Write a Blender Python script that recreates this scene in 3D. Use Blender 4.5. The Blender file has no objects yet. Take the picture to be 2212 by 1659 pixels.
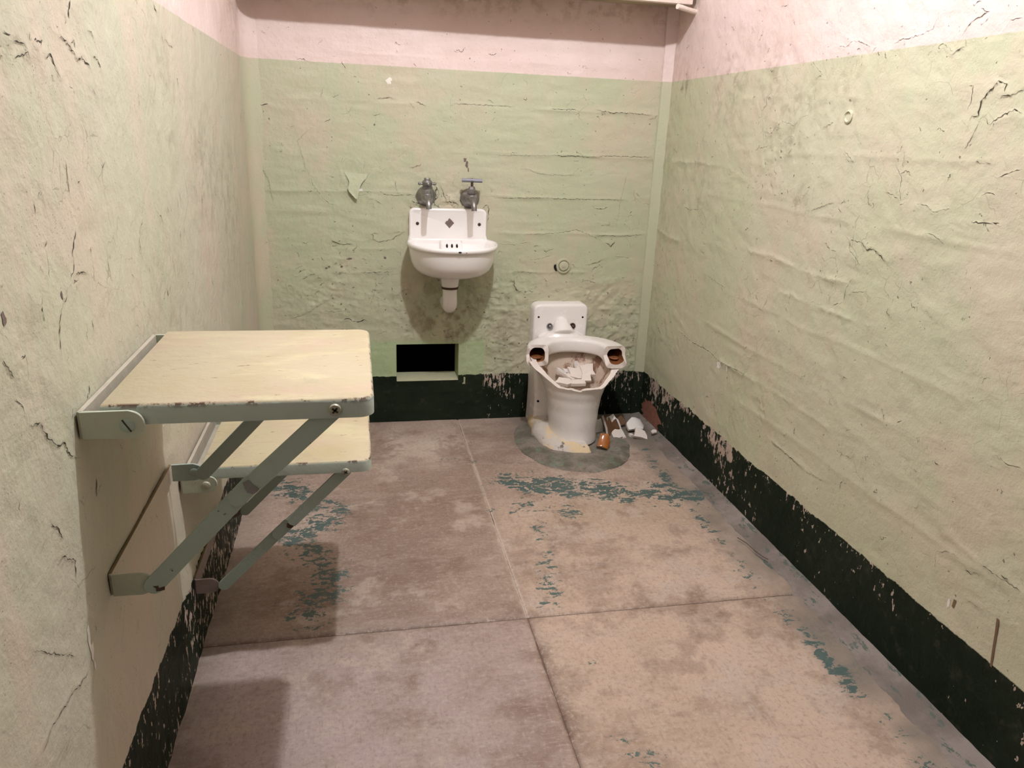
import bpy, bmesh, math, random
import numpy as np
from mathutils import Vector, Matrix

# ------------------------------------------------------------------ camera, world, lights, exposure
SC = bpy.context.scene
COL = SC.collection
SC.view_settings.view_transform = 'Standard'
SC.view_settings.look = 'None'
SC.view_settings.exposure = 0.0
SC.view_settings.gamma = 1.0
SC.view_settings.use_curve_mapping = False

W, D, H = 1.523, 2.845, 2.42           # cell: x 0..W, back wall at y=D, ceiling at z=H
Z_PINK = 1.325

cam_data = bpy.data.cameras.new('camera')
cam_data.sensor_fit = 'HORIZONTAL'
cam_data.sensor_width = 36.0
cam_data.lens = 1616.1 / 2212 * 36.0
cam_data.clip_start = 0.02
cam = bpy.data.objects.new('camera', cam_data)
COL.objects.link(cam)
def _axes(yaw, pitch, roll):
    cy, sy, cp, sp, cr, sr = math.cos(yaw), math.sin(yaw), math.cos(pitch), math.sin(pitch), math.cos(roll), math.sin(roll)
    f = Vector((sy * cp, cy * cp, -sp)); r = Vector((cy, -sy, 0)); u = r.cross(f)
    return cr * r + sr * u, -sr * r + cr * u, f
_r, _u, _f = _axes(0.20970, 0.32120, 0.04140)
_m = Matrix((( _r.x, _u.x, -_f.x, 0.361), (_r.y, _u.y, -_f.y, 0.0), (_r.z, _u.z, -_f.z, 1.115), (0, 0, 0, 1)))
cam.matrix_world = _m
SC.camera = cam

world = bpy.data.worlds.new('corridor_air')
world.use_nodes = True
_bg = world.node_tree.nodes['Background']
_bg.inputs[0].default_value = (1.0, 0.95, 0.88, 1)
_bg.inputs[1].default_value = 0.05
SC.world = world

def point_light(name, loc, watts, colour, radius):
    l = bpy.data.lights.new(name, 'POINT')
    l.energy = watts; l.color = colour; l.shadow_soft_size = radius
    o = bpy.data.objects.new(name, l); o.location = loc
    COL.objects.link(o); return o
# the bare bulb under the cell's ceiling
point_light('cell_bulb', (0.757, 1.345, 2.28), 86.0, (0.965, 0.985, 1.03), 0.028)


SC.cycles.max_bounces = 6
SC.cycles.diffuse_bounces = 4
SC.cycles.glossy_bounces = 2
SC.cycles.adaptive_threshold = 0.03
SC.cycles.caustics_reflective = False
SC.cycles.caustics_refractive = False
SC.cycles.use_adaptive_sampling = True
try:
    SC.cycles.use_denoising = True
except Exception:
    pass

# ------------------------------------------------------------------ helpers
R = random.Random(7)
def s2l(c):
    return tuple(((v / 255) / 12.92 if v / 255 <= 0.04045 else ((v / 255 + 0.055) / 1.055) ** 2.4) for v in c)

class Mat:
    """a small wrapper for building node materials"""
    def __init__(s, name):
        s.m = bpy.data.materials.new(name); s.m.use_nodes = True
        s.t = s.m.node_tree; s.b = s.t.nodes['Principled BSDF']
        s.pos = s.t.nodes.new('ShaderNodeNewGeometry').outputs['Position']
    def n(s, typ): return s.t.nodes.new(typ)
    def put(s, sock, v):
        if isinstance(v, (int, float)):
            if sock.type == 'RGBA': sock.default_value = (v, v, v, 1)
            elif sock.type == 'VECTOR': sock.default_value = (v, v, v)
            else: sock.default_value = v
        elif isinstance(v, (tuple, list)):
            sock.default_value = tuple(v) + ((1,) if sock.type == 'RGBA' and len(v) == 3 else ())
        else: s.t.links.new(v, sock)
    def math(s, op, a, b=0.0, c=None, clamp=False):
        n = s.n('ShaderNodeMath'); n.operation = op; n.use_clamp = clamp
        s.put(n.inputs[0], a); s.put(n.inputs[1], b)
        if c is not None: s.put(n.inputs[2], c)
        return n.outputs[0]
    def add(s, a, b): return s.math('ADD', a, b)
    def sub(s, a, b): return s.math('SUBTRACT', a, b)
    def mul(s, a, b): return s.math('MULTIPLY', a, b)
    def step(s, v, lo, hi):
        n = s.n('ShaderNodeMapRange'); n.interpolation_type = 'SMOOTHSTEP'
        s.put(n.inputs['Value'], v); s.put(n.inputs['From Min'], lo); s.put(n.inputs['From Max'], hi)
        return n.outputs['Result']
    def scaled(s, v, sx, sy, sz):
        n = s.n('ShaderNodeVectorMath'); n.operation = 'MULTIPLY'
        s.put(n.inputs[0], v); n.inputs[1].default_value = (sx, sy, sz); return n.outputs[0]
    def vadd(s, a, b):
        n = s.n('ShaderNodeVectorMath'); n.operation = 'ADD'
        s.put(n.inputs[0], a); s.put(n.inputs[1], b); return n.outputs[0]
    def noise(s, scale, detail=3.0, rough=0.55, vec=None, colour=False, dist=0.0):
        n = s.n('ShaderNodeTexNoise')
        s.put(n.inputs['Vector'], s.pos if vec is None else vec)
        n.inputs['Scale'].default_value = scale; n.inputs['Detail'].default_value = detail
        n.inputs['Roughness'].default_value = rough; n.inputs['Distortion'].default_value = dist
        return n.outputs['Color' if colour else 'Fac']
    def voro(s, scale, feature='F1', vec=None):
        n = s.n('ShaderNodeTexVoronoi'); n.feature = feature
        s.put(n.inputs['Vector'], s.pos if vec is None else vec); n.inputs['Scale'].default_value = scale
        return n
    def mix(s, f, a, b):
        n = s.n('ShaderNodeMix'); n.data_type = 'RGBA'
        s.put(n.inputs[0], f); s.put(n.inputs[6], a); s.put(n.inputs[7], b); return n.outputs[2]
    def z(s, v=None):
        n = s.n('ShaderNodeSeparateXYZ'); s.put(n.inputs[0], s.pos if v is None else v); return n.outputs
    def attr(s, name):
        n = s.n('ShaderNodeAttribute'); n.attribute_name = name; return n.outputs['Fac']
    def bump(s, height, strength=1.0):
        n = s.n('ShaderNodeBump'); n.inputs['Strength'].default_value = strength; n.inputs['Distance'].default_value = 1.0
        s.put(n.inputs['Height'], height); s.t.links.new(n.outputs[0], s.b.inputs['Normal'])
    def out(s, colour, rough=0.5, metal=0.0, spec=0.5):
        s.put(s.b.inputs['Base Color'], colour); s.put(s.b.inputs['Roughness'], rough)
        s.put(s.b.inputs['Metallic'], metal); s.put(s.b.inputs['Specular IOR Level'], spec)
        return s.m

def wall_paint(name, g1, g2, stain, zd, crack_scale, crack_amt, streak=0.0):
    """layered paint: broad tone, stains and grime come as fields on the mesh; edges, pits, hairlines and chips are resolved here"""
    M = Mat(name); z = M.z()[2]; rough = M.attr('rough'); fresh = M.attr('fresh'); chip = M.attr('chip')
    hi = M.noise(85, 3, .65); ed = M.noise(34, 3, .68)
    col = M.mix(M.attr('tone'), g1, g2)
    col = M.mix(M.attr('stain'), col, stain)
    dirt = M.mul(M.attr('dirt'), M.step(ed, .38, .58))
    col = M.mix(dirt, col, (.24, .20, .13))
    col = M.mix(fresh, col, (.40, .50, .29))
    pink = M.step(M.add(z, M.mul(M.sub(ed, .5), .005)), Z_PINK - .0012, Z_PINK + .0012)
    pcol = M.mix(M.attr('tone'), (.745, .615, .585), (.695, .56, .52))
    pcol = M.mix(M.mul(M.attr('stain'), .35), pcol, (.58, .46, .38))
    pcol = M.mix(dirt, pcol, (.42, .31, .24))
    col = M.mix(pink, col, pcol)
    # pits and hairline cracks
    wp = M.vadd(M.pos, M.scaled(M.noise(13, 2, .6, colour=True), .06, .06, .06))
    ve = M.voro(crack_scale, 'DISTANCE_TO_EDGE', wp).outputs['Distance']
    line = M.mul(M.math('LESS_THAN', M.add(ve, M.mul(M.sub(ed, .5), .05)), .008), M.attr('craze'))
    v1 = M.voro(62, 'F1', M.vadd(M.pos, M.scaled(M.noise(110, 2, .6, colour=True), .016, .016, .016))); vc1 = M.z(v1.outputs['Color']); pit = M.mul(M.math('LESS_THAN', v1.outputs['Distance'], M.add(.03, M.mul(M.mul(vc1[1], vc1[1]), M.add(.12, M.mul(rough, .10))))), M.math('GREATER_THAN', vc1[0], M.sub(.87, M.mul(rough, .20))))
    v2 = M.voro(150); pit2 = M.mul(M.math('LESS_THAN', v2.outputs['Distance'], .15), M.math('GREATER_THAN', M.z(v2.outputs['Color'])[0], M.sub(.95, M.mul(M.attr('stain'), .12))))
    col = M.mix(M.mul(pit2, .6), col, (.12, .09, .06))
    col = M.mix(M.mul(line, .40), col, (.16, .14, .09))
    col = M.mix(M.mul(pit, .75), col, (.10, .075, .05))
    # dark band at the foot
    dv = M.add(z, M.mul(M.sub(ed, .5), M.add(.010, M.mul(chip, .05))))
    dark = M.step(dv, zd + .0015, zd - .0015)
    dcol = M.mix(M.attr('tone'), (.006, .013, .007), (.016, .024, .014))
    dcol = M.mix(M.mul(M.step(ed, .55, .75), .6), dcol, (.04, .04, .028))
    cn = M.noise(1.0, 3, .65, M.scaled(M.pos, 120, 60, 34))
    thr = M.sub(.688, M.add(M.mul(chip, .2), M.mul(M.step(z, zd - .08, zd + .01), .055)))
    chips = M.math('GREATER_THAN', cn, M.add(thr, M.mul(M.sub(.5, M.attr('tone')), .12)))
    dcol = M.mix(M.mul(chips, M.sub(1.0, fresh)), dcol, (.46, .37, .31))
    col = M.mix(dark, col, dcol)
    M.bump(M.mul(hi, .0020), .85)
    return M.out(col, M.mix(dark, .50, .55), 0, M.sub(.25, M.mul(dark, .12)))

MAT = {}
MAT['wall_back'] = wall_paint('paint_back_wall', (.485, .475, .345), (.45, .485, .33), (.53, .47, .35), .192, 15, .03)
MAT['wall_left'] = wall_paint('paint_left_wall', (.51, .495, .39), (.48, .485, .36), (.55, .485, .39), .200, 14, .06, .2)
MAT['wall_right'] = wall_paint('paint_right_wall', (.53, .525, .385), (.495, .515, .355), (.57, .51, .39), .196, 16, .05)

def flat(name, col, rough=.5, metal=0, var=.12, bump=.0004, scale=40, spec=.5):
    M = Mat(name); n = M.noise(scale, 5, .65)
    c = M.mix(n, tuple(v * (1 - var) for v in col), tuple(min(1, v * (1 + var)) for v in col))
    M.bump(M.mul(M.noise(scale * 4, 4, .6), bump)); return M.out(c, rough, metal, spec)
MAT['dark_gap'] = flat('crevice_dirt', (.045, .037, .022), .9, var=.3)
MAT['plaster'] = flat('bare_plaster', (.80, .76, .70), .8, bump=.001)
MAT['rust_drip'] = flat('brown_drip', (.17, .105, .06), .6)
MAT['brick'] = flat('exposed_brick', (.30, .125, .085), .9, var=.45, bump=.004, scale=60)
MAT['dirt_line'] = flat('brown_dirt_line', (.21, .155, .075), .8, var=.3)
MAT['caulk'] = flat('crumbling_plaster_bead', (.52, .47, .35), .8, 0, .25, .003, 50)
MAT['black'] = flat('black_hole', (.004, .004, .004), .9)
MAT['chase_black'] = flat('unlit_chase', (.01, .01, .009), .95)  # near-black colour stands in for the darkness inside the chase
MAT['screw'] = flat('painted_screw', (.40, .39, .30), .4, .2, .3)
MAT['bare_steel'] = flat('bare_steel', (.27, .27, .27), .45, .6, .25)
MAT['rusty'] = flat('rusty_steel', (.085, .05, .035), .8, 0, .4, .001, 90)
MAT['nickel'] = flat('dull_nickel', (.29, .29, .285), .36, .85, .28, .0003, 60)
MAT['worn_nickel'] = flat('tarnished_nickel', (.26, .245, .24), .42, .8, .3, .0003, 60)
MAT['brass_grey'] = flat('corroded_stem', (.07, .045, .035), .6, .4, .4)
MAT['diamond'] = flat('grey_brown_residue', (.17, .125, .105), .7, 0, .3, .0008, 90)
MAT['clay'] = flat('glazed_brown_clay', (.36, .125, .03), .16, 0, .35, .0003, 30)
MAT['rust_wet'] = None

def porcelain(name, base, dirt, amount, rough=.16):
    M = Mat(name)
    c = M.mix(M.mul(M.step(M.noise(7, 5, .6), .45, .75), .5), base, tuple(v * .93 for v in base))
    c = M.mix(M.mul(M.step(M.noise(14, 7, .7), .60, .78), amount), c, dirt)
    v = M.voro(55); sp = M.mul(M.math('LESS_THAN', v.outputs['Distance'], .05), M.math('GREATER_THAN', M.z(v.outputs['Color'])[1], .93))
    c = M.mix(sp, c, (.05, .04, .03))
    return M.out(c, M.add(rough, M.mul(M.noise(20, 3), .12)), 0, .5)
MAT['sink'] = porcelain('sink_enamel', (.89, .86, .84), (.66, .56, .44), .25)
MAT['porcelain'] = porcelain('old_porcelain', (.85, .815, .79), (.52, .42, .30), .3, .2)
MAT['break'] = flat('broken_ceramic', (.80, .72, .66), .75, 0, .12, .0015, 120)

def bowl_inside():
    M = Mat('stained_bowl_glaze')
    c = M.mix(M.noise(9, 5, .6), (.66, .56, .47), (.52, .41, .31))
    st = M.noise(1.0, 6, .7, M.scaled(M.pos, 26, 26, 9))
    c = M.mix(M.mul(M.step(st, .51, .64), .85), c, (.20, .08, .04))
    return M.out(c, .25, 0, .5)
MAT['bowl_inside'] = bowl_inside()
def rust_inside():
    M = Mat('rust_deposit')
    c = M.mix(M.noise(60, 5, .7), (.10, .035, .014), (.34, .13, .045))
    M.bump(M.mul(M.noise(70, 4, .6), .006)); return M.out(c, .35, 0, .5)
MAT['rust_wet'] = rust_inside()
def cream_mortar():
    M = Mat('painted_mortar_collar')
    n = M.noise(13, 5, .6); c = M.mix(M.step(n, .46, .52), (.70, .56, .36), (.60, .55, .50))
    c = M.mix(M.step(M.noise(30, 6, .7), .60, .66), c, (.20, .17, .14))
    M.bump(M.mul(M.noise(40, 5, .7), .006)); return M.out(c, .6, 0, .3)
MAT['collar'] = cream_mortar()

def steel_paint(name, zt, top, side, chipz):
    """cream worn top sheet, green-grey painted edges, rust chips along the arris"""
    M = Mat(name); x, y, z = M.z()
    nz = M.z(M.n('ShaderNodeNewGeometry').outputs['Normal'])[2]
    up = M.step(M.add(nz, M.mul(M.sub(M.noise(40, 4), .5), .3)), .35, .55)
    t = M.mix(M.step(M.noise(6, 5, .6), .4, .7), top, tuple(v * f for v, f in zip(top, (.93, .90, .82))))
    t = M.mix(M.mul(M.step(M.noise(5, 6, .65), .46, .66), .75), t, (.54, .41, .33))
    t = M.mix(M.mul(M.step(M.noise(1.0, 4, .6, M.scaled(M.vadd(M.pos, (2, 7, 0)), 5, 11, 5)), .52, .66), .6), t, (.60, .56, .36))
    t = M.mix(M.mul(M.step(M.noise(9, 6, .7), .55, .7), .5), t, (.40, .35, .24))
    sc = M.noise(1.0, 6, .7, M.scaled(M.pos, 30, 90, 90)); t = M.mix(M.step(sc, .655, .675), t, (.19, .11, .075))
    sc2 = M.noise(1.0, 5, .7, M.scaled(M.vadd(M.pos, (3, 1, 2)), 22, 70, 70)); t = M.mix(M.mul(M.step(sc2, .58, .66), .55), t, (.44, .36, .25))
    sd = M.mix(M.noise(10, 5, .6), side, tuple(v * .9 for v in side))
    sd = M.mix(M.step(M.noise(55, 5, .7), .70, .73), sd, (.06, .045, .03))
    c = M.mix(up, sd, t)
    near = M.step(z, zt - .010, zt - .001)
    ch = M.noise(38, 6, .75)
    edge = M.mul(M.mul(near, M.step(nz, .985, .6)), M.step(ch, .51, .55))
    c = M.mix(edge, c, (.10, .045, .03))
    M.bump(M.add(M.mul(M.noise(60, 5, .65), .0016), M.mul(ch, .001)), .7)
    return M.out(c, .42, 0, .4)
MAT['table_paint'] = steel_paint('worn_table_paint', .765, (.50, .445, .315), (.47, .54, .49), 0)
MAT['seat_paint'] = steel_paint('worn_seat_paint', .463, (.52, .46, .305), (.46, .52, .45), 0)
def bar_paint():
    M = Mat('green_grey_bar_paint')
    c = M.mix(M.noise(9, 5, .6), (.34, .42, .37), (.40, .475, .42))
    c = M.mix(M.step(M.noise(48, 6, .72), .66, .69), c, (.075, .05, .035))
    M.bump(M.mul(M.noise(70, 5, .6), .0012)); return M.out(c, .45, 0, .4)
MAT['bar'] = bar_paint()
def bracket_paint():
    M = Mat('chipped_bracket_paint')
    c = M.mix(M.noise(8, 5, .6), (.43, .47, .38), (.48, .51, .41))
    c = M.mix(M.step(M.noise(42, 6, .72), .62, .66), c, (.40, .28, .24))
    M.bump(M.mul(M.noise(60, 5, .6), .0014)); return M.out(c, .45, 0, .4)
MAT['bracket'] = bracket_paint()
MAT['worn_bracket'] = flat('worn_pinkish_strip', (.42, .385, .31), .6, 0, .3, .0006, 30)
def shelf_paint():
    M = Mat('pale_shelf_paint')
    c = M.mix(M.noise(9, 5, .65), (.83, .73, .66), (.74, .62, .54))
    c = M.mix(M.step(M.noise(50, 6, .72), .64, .68), c, (.14, .09, .06))
    M.bump(M.mul(M.noise(45, 5, .65), .004)); return M.out(c, .55, 0, .35)
MAT['shelf'] = shelf_paint()
def shelf_under():
    M = Mat('olive_shelf_underside')
    sv = M.noise(1.0, 5, .65, M.scaled(M.pos, 5, 60, 60))
    c = M.mix(sv, (.62, .56, .38), (.34, .28, .19))  # streaky olive-brown, darker than the front board
    M.bump(M.mul(sv, .006)); return M.out(c, .7, 0, .2)
MAT['shelf_under'] = shelf_under()

def concrete():
    M = Mat('worn_painted_concrete')
    gp = M.attr('green'); n1 = M.attr('tone')
    c = M.mix(n1, (.285, .21, .17), (.42, .325, .27))
    c = M.mix(M.attr('lilac'), c, M.mix(n1, (.42, .335, .315), (.32, .245, .22)))
    c = M.mix(M.attr('ochre'), c, M.mix(n1, (.51, .39, .31), (.42, .315, .235)))
    c = M.mix(M.attr('brown'), c, (.215, .145, .11))
    c = M.mix(M.attr('scuff'), c, (.47, .385, .325))
    c = M.mix(M.attr('pale'), c, (.60, .51, .43))
    gr = M.noise(95, 4, .75)
    c = M.mix(M.mul(M.step(gr, .50, .68), .40), c, (.17, .12, .095))
    c = M.mix(M.mul(M.step(gr, .47, .32), .36), c, (.57, .48, .42))
    wear = M.noise(1.0, 3, .7, M.scaled(M.pos, 30, 150, 10)); c = M.mix(M.mul(M.step(wear, .54, .68), .35), c, (.46, .38, .34))
    wear2 = M.noise(1.0, 3, .7, M.scaled(M.pos, 170, 24, 10)); c = M.mix(M.mul(M.step(wear2, .55, .70), .35), c, (.22, .16, .13))
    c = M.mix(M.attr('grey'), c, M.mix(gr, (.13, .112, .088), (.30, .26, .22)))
    pn = M.noise(1.0, 6, .74, M.scaled(M.pos, 22, 40, 20), dist=.6)
    pn = M.add(M.add(pn, M.mul(M.sub(gr, .5), .32)), M.mul(M.sub(M.noise(48, 3, .7), .5), .30)); thr = M.sub(.80, M.mul(gp, .315)); paint = M.step(pn, thr, M.add(thr, .012))
    c = M.mix(paint, c, M.mix(pn, (.050, .085, .078), (.105, .150, .140)))
    c = M.mix(M.mul(M.attr('joint'), M.step(gr, .30, .56)), c, (.14, .09, .07))
    M.bump(M.mul(gr, .0016), .8)
    return M.out(c, M.mix(paint, .56, .40), 0, .3)
MAT['concrete'] = concrete()
def curb_mat():
    M = Mat('grey_cement_fillet')
    c = M.mix(M.step(M.noise(6, 6, .65), .36, .66), (.17, .145, .125), (.29, .25, .225))
    pn = M.noise(1.0, 7, .72, M.scaled(M.pos, 40, 16, 30)); c = M.mix(M.step(pn, .56, .60), c, (.10, .125, .105))
    c = M.mix(M.step(M.noise(13, 6, .7), .66, .72), c, (.42, .33, .28))
    M.bump(M.mul(M.noise(40, 6, .7), .005)); return M.out(c, .6, 0, .3)
MAT['curb'] = curb_mat()
def ring_mat():
    M = Mat('dark_floor_mortar')
    c = M.mix(M.step(M.noise(10, 7, .72), .36, .62), (.125, .115, .085), (.27, .235, .20))
    c = M.mix(M.mul(M.step(M.noise(18, 7, .74), .54, .60), .8), c, (.16, .215, .15))
    c = M.mix(M.step(M.noise(9, 7, .75), .60, .66), c, (.40, .33, .28))
    c = M.mix(M.mul(M.step(M.noise(60, 6, .75), .55, .68), .7), c, (.08, .07, .055))
    M.bump(M.mul(M.noise(30, 6, .7), .007)); return M.out(c, .6, 0, .3)
MAT['ring'] = ring_mat()
MAT['ceiling'] = flat('ceiling_paint', (.40, .36, .33), .6)

# ---- numpy value noise
_tab = np.random.RandomState(3).rand(512, 512).astype(np.float32)
def vnoise(x, y, seed=0):
    xi = np.floor(x).astype(int); yi = np.floor(y).astype(int)
    fx = x - xi; fy = y - yi
    fx = fx * fx * (3 - 2 * fx); fy = fy * fy * (3 - 2 * fy)
    xi += seed * 37; yi += seed * 91
    a = _tab[xi % 512, yi % 512]; b = _tab[(xi + 1) % 512, yi % 512]
    c = _tab[xi % 512, (yi + 1) % 512]; d = _tab[(xi + 1) % 512, (yi + 1) % 512]
    return (a * (1 - fx) + b * fx) * (1 - fy) + (c * (1 - fx) + d * fx) * fy - .5
def fbm(x, y, f, seed=0, octv=4, gain=.5):
    r = 0; a = 1
    for i in range(octv):
        r = r + a * vnoise(x * f, y * f, seed + i * 5); f *= 2.03; a *= gain
    return r
def sst(v, a, b):
    t = np.clip((v - a) / (b - a), 0, 1); return t * t * (3 - 2 * t)

# ---- mesh makers
def link_mesh(name, verts, faces, mat=None, parent=None, smooth=True, auto=None):
    me = bpy.data.meshes.new(name)
    off = ROOTS.get(parent.name, Vector()) if parent else Vector()
    me.from_pydata([(v[0] - off[0], v[1] - off[1], v[2] - off[2]) for v in verts], [], faces)
    return _fin(name, me, mat, parent, smooth, auto)
ROOTS = {}
def _fin(name, me, mat, parent, smooth, auto=None):
    o = bpy.data.objects.new(name, me); COL.objects.link(o)
    if mat is not None: me.materials.append(mat)
    if smooth: me.polygons.foreach_set('use_smooth', [True] * len(me.polygons))
    if auto is not None:
        try: me.set_sharp_from_angle(angle=math.radians(auto))
        except Exception: pass
    if parent:
        o.parent = parent; ROOTS[o.name] = ROOTS.get(parent.name, Vector())
    else: ROOTS[o.name] = Vector()
    me.update()
    return o
def link_bm(name, bm, mat=None, parent=None, smooth=True, auto=38):
    off = ROOTS.get(parent.name, Vector()) if parent else Vector()
    if off.length: bmesh.ops.translate(bm, vec=-off, verts=bm.verts)
    bmesh.ops.recalc_face_normals(bm, faces=bm.faces)
    me = bpy.data.meshes.new(name); bm.to_mesh(me); bm.free()
    return _fin(name, me, mat, parent, smooth, auto)
def thing(name, label, cat, loc, group=None):
    o = bpy.data.objects.new(name, None); COL.objects.link(o); o.location = loc
    o.empty_display_size = .05
    o['label'] = label; o['category'] = cat
    if group: o['group'] = group
    ROOTS[o.name] = Vector(loc); return o
def tag(o, label, cat, group=None):
    o['label'] = label; o['category'] = cat
    if group: o['group'] = group
    return o
def struct(o): o['kind'] = 'structure'; return o

def box(bm, lo, hi, bev=0.0, seg=2):
    r = bmesh.ops.create_cube(bm, size=1.0)
    vs = r['verts']
    for v in vs:
        v.co = Vector([(lo[i] + hi[i]) / 2 + v.co[i] * (hi[i] - lo[i]) for i in range(3)])
    if bev:
        es = list({e for v in vs for e in v.link_edges})
        bmesh.ops.bevel(bm, geom=es, offset=bev, segments=seg, affect='EDGES', profile=.5)
def prism(bm, outline, axis, a, b, bev=0.0, seg=2):
    """outline: list of 2-D points in the two other axes (order x,y,z without axis); extruded along axis from a to b"""
    ax = [i for i in range(3) if i != axis]
    def P(p, t):
        c = [0, 0, 0]; c[ax[0]] = p[0]; c[ax[1]] = p[1]; c[axis] = t; return c
    A = [bm.verts.new(P(p, a)) for p in outline]; B = [bm.verts.new(P(p, b)) for p in outline]
    n = len(outline); fs = [bm.faces.new(A), bm.faces.new(B[::-1])]
    for i in range(n): fs.append(bm.faces.new((A[i], B[i], B[(i + 1) % n], A[(i + 1) % n])))
    if bev:
        es = [e for f in fs[:2] for e in f.edges]
        bmesh.ops.bevel(bm, geom=es, offset=bev, segments=seg, affect='EDGES', profile=.5)
def lathe(bm, prof, centre, axis=(0, 0, 1), n=24, cap=True):
    """prof: (radius, height along axis)"""
    ax = Vector(axis).normalized()
    e1 = ax.orthogonal().normalized(); e2 = ax.cross(e1); c = Vector(centre); rings = []
    for r, h in prof:
        if r < 1e-6: rings.append([bm.verts.new(c + ax * h)])
        else: rings.append([bm.verts.new(c + ax * h + (e1 * math.cos(2 * math.pi * k / n) + e2 * math.sin(2 * math.pi * k / n)) * r) for k in range(n)])
    for a, b in zip(rings, rings[1:]):
        for k in range(n):
            k2 = (k + 1) % n
            if len(a) == 1 and len(b) == 1: continue
            if len(a) == 1: bm.faces.new((a[0], b[k], b[k2]))
            elif len(b) == 1: bm.faces.new((a[k], b[0], a[k2]))
            else: bm.faces.new((a[k], b[k], b[k2], a[k2]))
    if cap:
        for rg in (rings[0], rings[-1]):
            if len(rg) > 2: bm.faces.new(rg)
def tube(bm, path, radii, n=14, squash=1.0, caps=True):
    path = [Vector(p) for p in path]; rings = []; prev = None
    for i, p in enumerate(path):
        t = (path[min(i + 1, len(path) - 1)] - path[max(i - 1, 0)]).normalized()
        e1 = (t.orthogonal() if prev is None else prev - t * prev.dot(t)).normalized(); prev = e1; e2 = t.cross(e1)
        r = radii[i] if isinstance(radii, (list, tuple)) else radii
        rings.append([bm.verts.new(p + (e1 * math.cos(2 * math.pi * k / n) + e2 * math.sin(2 * math.pi * k / n) * squash) * r) for k in range(n)])
    for a, b in zip(rings, rings[1:]):
        for k in range(n): bm.faces.new((a[k], b[k], b[(k + 1) % n], a[(k + 1) % n]))
    if caps: bm.faces.new(rings[0]); bm.faces.new(rings[-1])
def ellipsoid(bm, c, rad, n=20):
    r = bmesh.ops.create_uvsphere(bm, u_segments=n, v_segments=n // 2, radius=1.0)
    for v in r['verts']: v.co = Vector((c[0] + v.co.x * rad[0], c[1] + v.co.y * rad[1], c[2] + v.co.z * rad[2]))
def disc_outline(cx, cy, r, n=20, a0=0, a1=2 * math.pi):
    return [(cx + r * math.cos(a0 + (a1 - a0) * k / n), cy + r * math.sin(a0 + (a1 - a0) * k / n)) for k in range(n)]

MAT['sill'] = flat('pale_sill_paint', (.56, .56, .38), .5)
MAT['lining'] = flat('opening_paint', (.40, .44, .24), .6)
MAT['joint_dirt'] = flat('joint_dirt', (.13, .085, .065), .9)
MAT['corroded'] = flat('corroded_screw', (.045, .032, .02), .5, .3, .5)
MAT['grey_handle'] = flat('grey_painted_metal', (.25, .25, .30), .5, .2)
MAT['pinkish'] = flat('chipped_primer', (.27, .21, .195), .6, 0, .4)
MAT['brown_glaze'] = flat('brown_shard_glaze', (.165, .085, .045), .2, 0, .5, .0003, 30)
MAT['clay_edge'] = flat('grey_clay_break', (.24, .18, .13), .8, 0, .3, .001)

# ------------------------------------------------------------------ the cell's shell
def grid_mesh(name, us, vs, place, hgt, mat, attrs, keep=None, parent=None):
    U, V = np.meshgrid(us, vs, indexing='ij'); co = place(U, V, hgt).astype(np.float32)
    nu, nv = U.shape; idx = np.arange(nu * nv).reshape(nu, nv)
    f = np.stack([idx[:-1, :-1], idx[1:, :-1], idx[1:, 1:], idx[:-1, 1:]], -1).reshape(-1, 4)
    if keep is not None: f = f[keep.reshape(-1)]
    me = bpy.data.meshes.new(name)
    me.vertices.add(nu * nv); me.vertices.foreach_set('co', co.reshape(-1))
    me.loops.add(f.size); me.loops.foreach_set('vertex_index', f.reshape(-1).astype(np.int32))
    me.polygons.add(len(f)); me.polygons.foreach_set('loop_start', (np.arange(len(f)) * 4).astype(np.int32))
    for k, a in attrs.items():
        at = me.attributes.new(k, 'FLOAT', 'POINT'); at.data.foreach_set('value', np.ascontiguousarray(a, dtype=np.float32).reshape(-1))
    me.update(calc_edges=True); me.validate()
    return _fin(name, me, mat, parent, True)
def axis_pts(a, b, step, extra=()):
    p = list(np.linspace(a, b, int(round((b - a) / step)) + 1))
    for e in extra:
        i = int(np.argmin([abs(q - e) for q in p])); p[i] = e
    return np.array(sorted(set(p)))
def jitter(pts, step, amp):
    out = [pts[0]]
    for (a, b) in zip(pts, pts[1:]):
        d = math.hypot(b[0] - a[0], b[1] - a[1]); n = max(1, int(d / (step * .5)))
        nx, ny = (-(b[1] - a[1]) / (d + 1e-9), (b[0] - a[0]) / (d + 1e-9))
        for k in range(1, n + 1):
            t = k / n; o = R.uniform(-amp, amp) if k < n else R.uniform(-amp, amp) * .4
            out.append((a[0] + (b[0] - a[0]) * t + nx * o, a[1] + (b[1] - a[1]) * t + ny * o))
    return out
def near_line(us, vs, pts, rad):
    """window slices, distance and side sign to a polyline"""
    px = [p[0] for p in pts]; py = [p[1] for p in pts]
    i0, i1 = np.searchsorted(us, [min(px) - rad, max(px) + rad]); j0, j1 = np.searchsorted(vs, [min(py) - rad, max(py) + rad])
    if i1 <= i0 or j1 <= j0: return None
    U, V = np.meshgrid(us[i0:i1], vs[j0:j1], indexing='ij')
    best = np.full(U.shape, 9.0); side = np.ones(U.shape)
    for a, b in zip(pts, pts[1:]):
        dx, dy = b[0] - a[0], b[1] - a[1]; L2 = dx * dx + dy * dy + 1e-12
        t = np.clip(((U - a[0]) * dx + (V - a[1]) * dy) / L2, 0, 1)
        d = np.hypot(U - a[0] - t * dx, V - a[1] - t * dy); s = np.sign(dx * (V - a[1]) - dy * (U - a[0]))
        m = d < best; best[m] = d[m]; side[m] = s[m]
    return (slice(i0, i1), slice(j0, j1)), best, side
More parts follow.
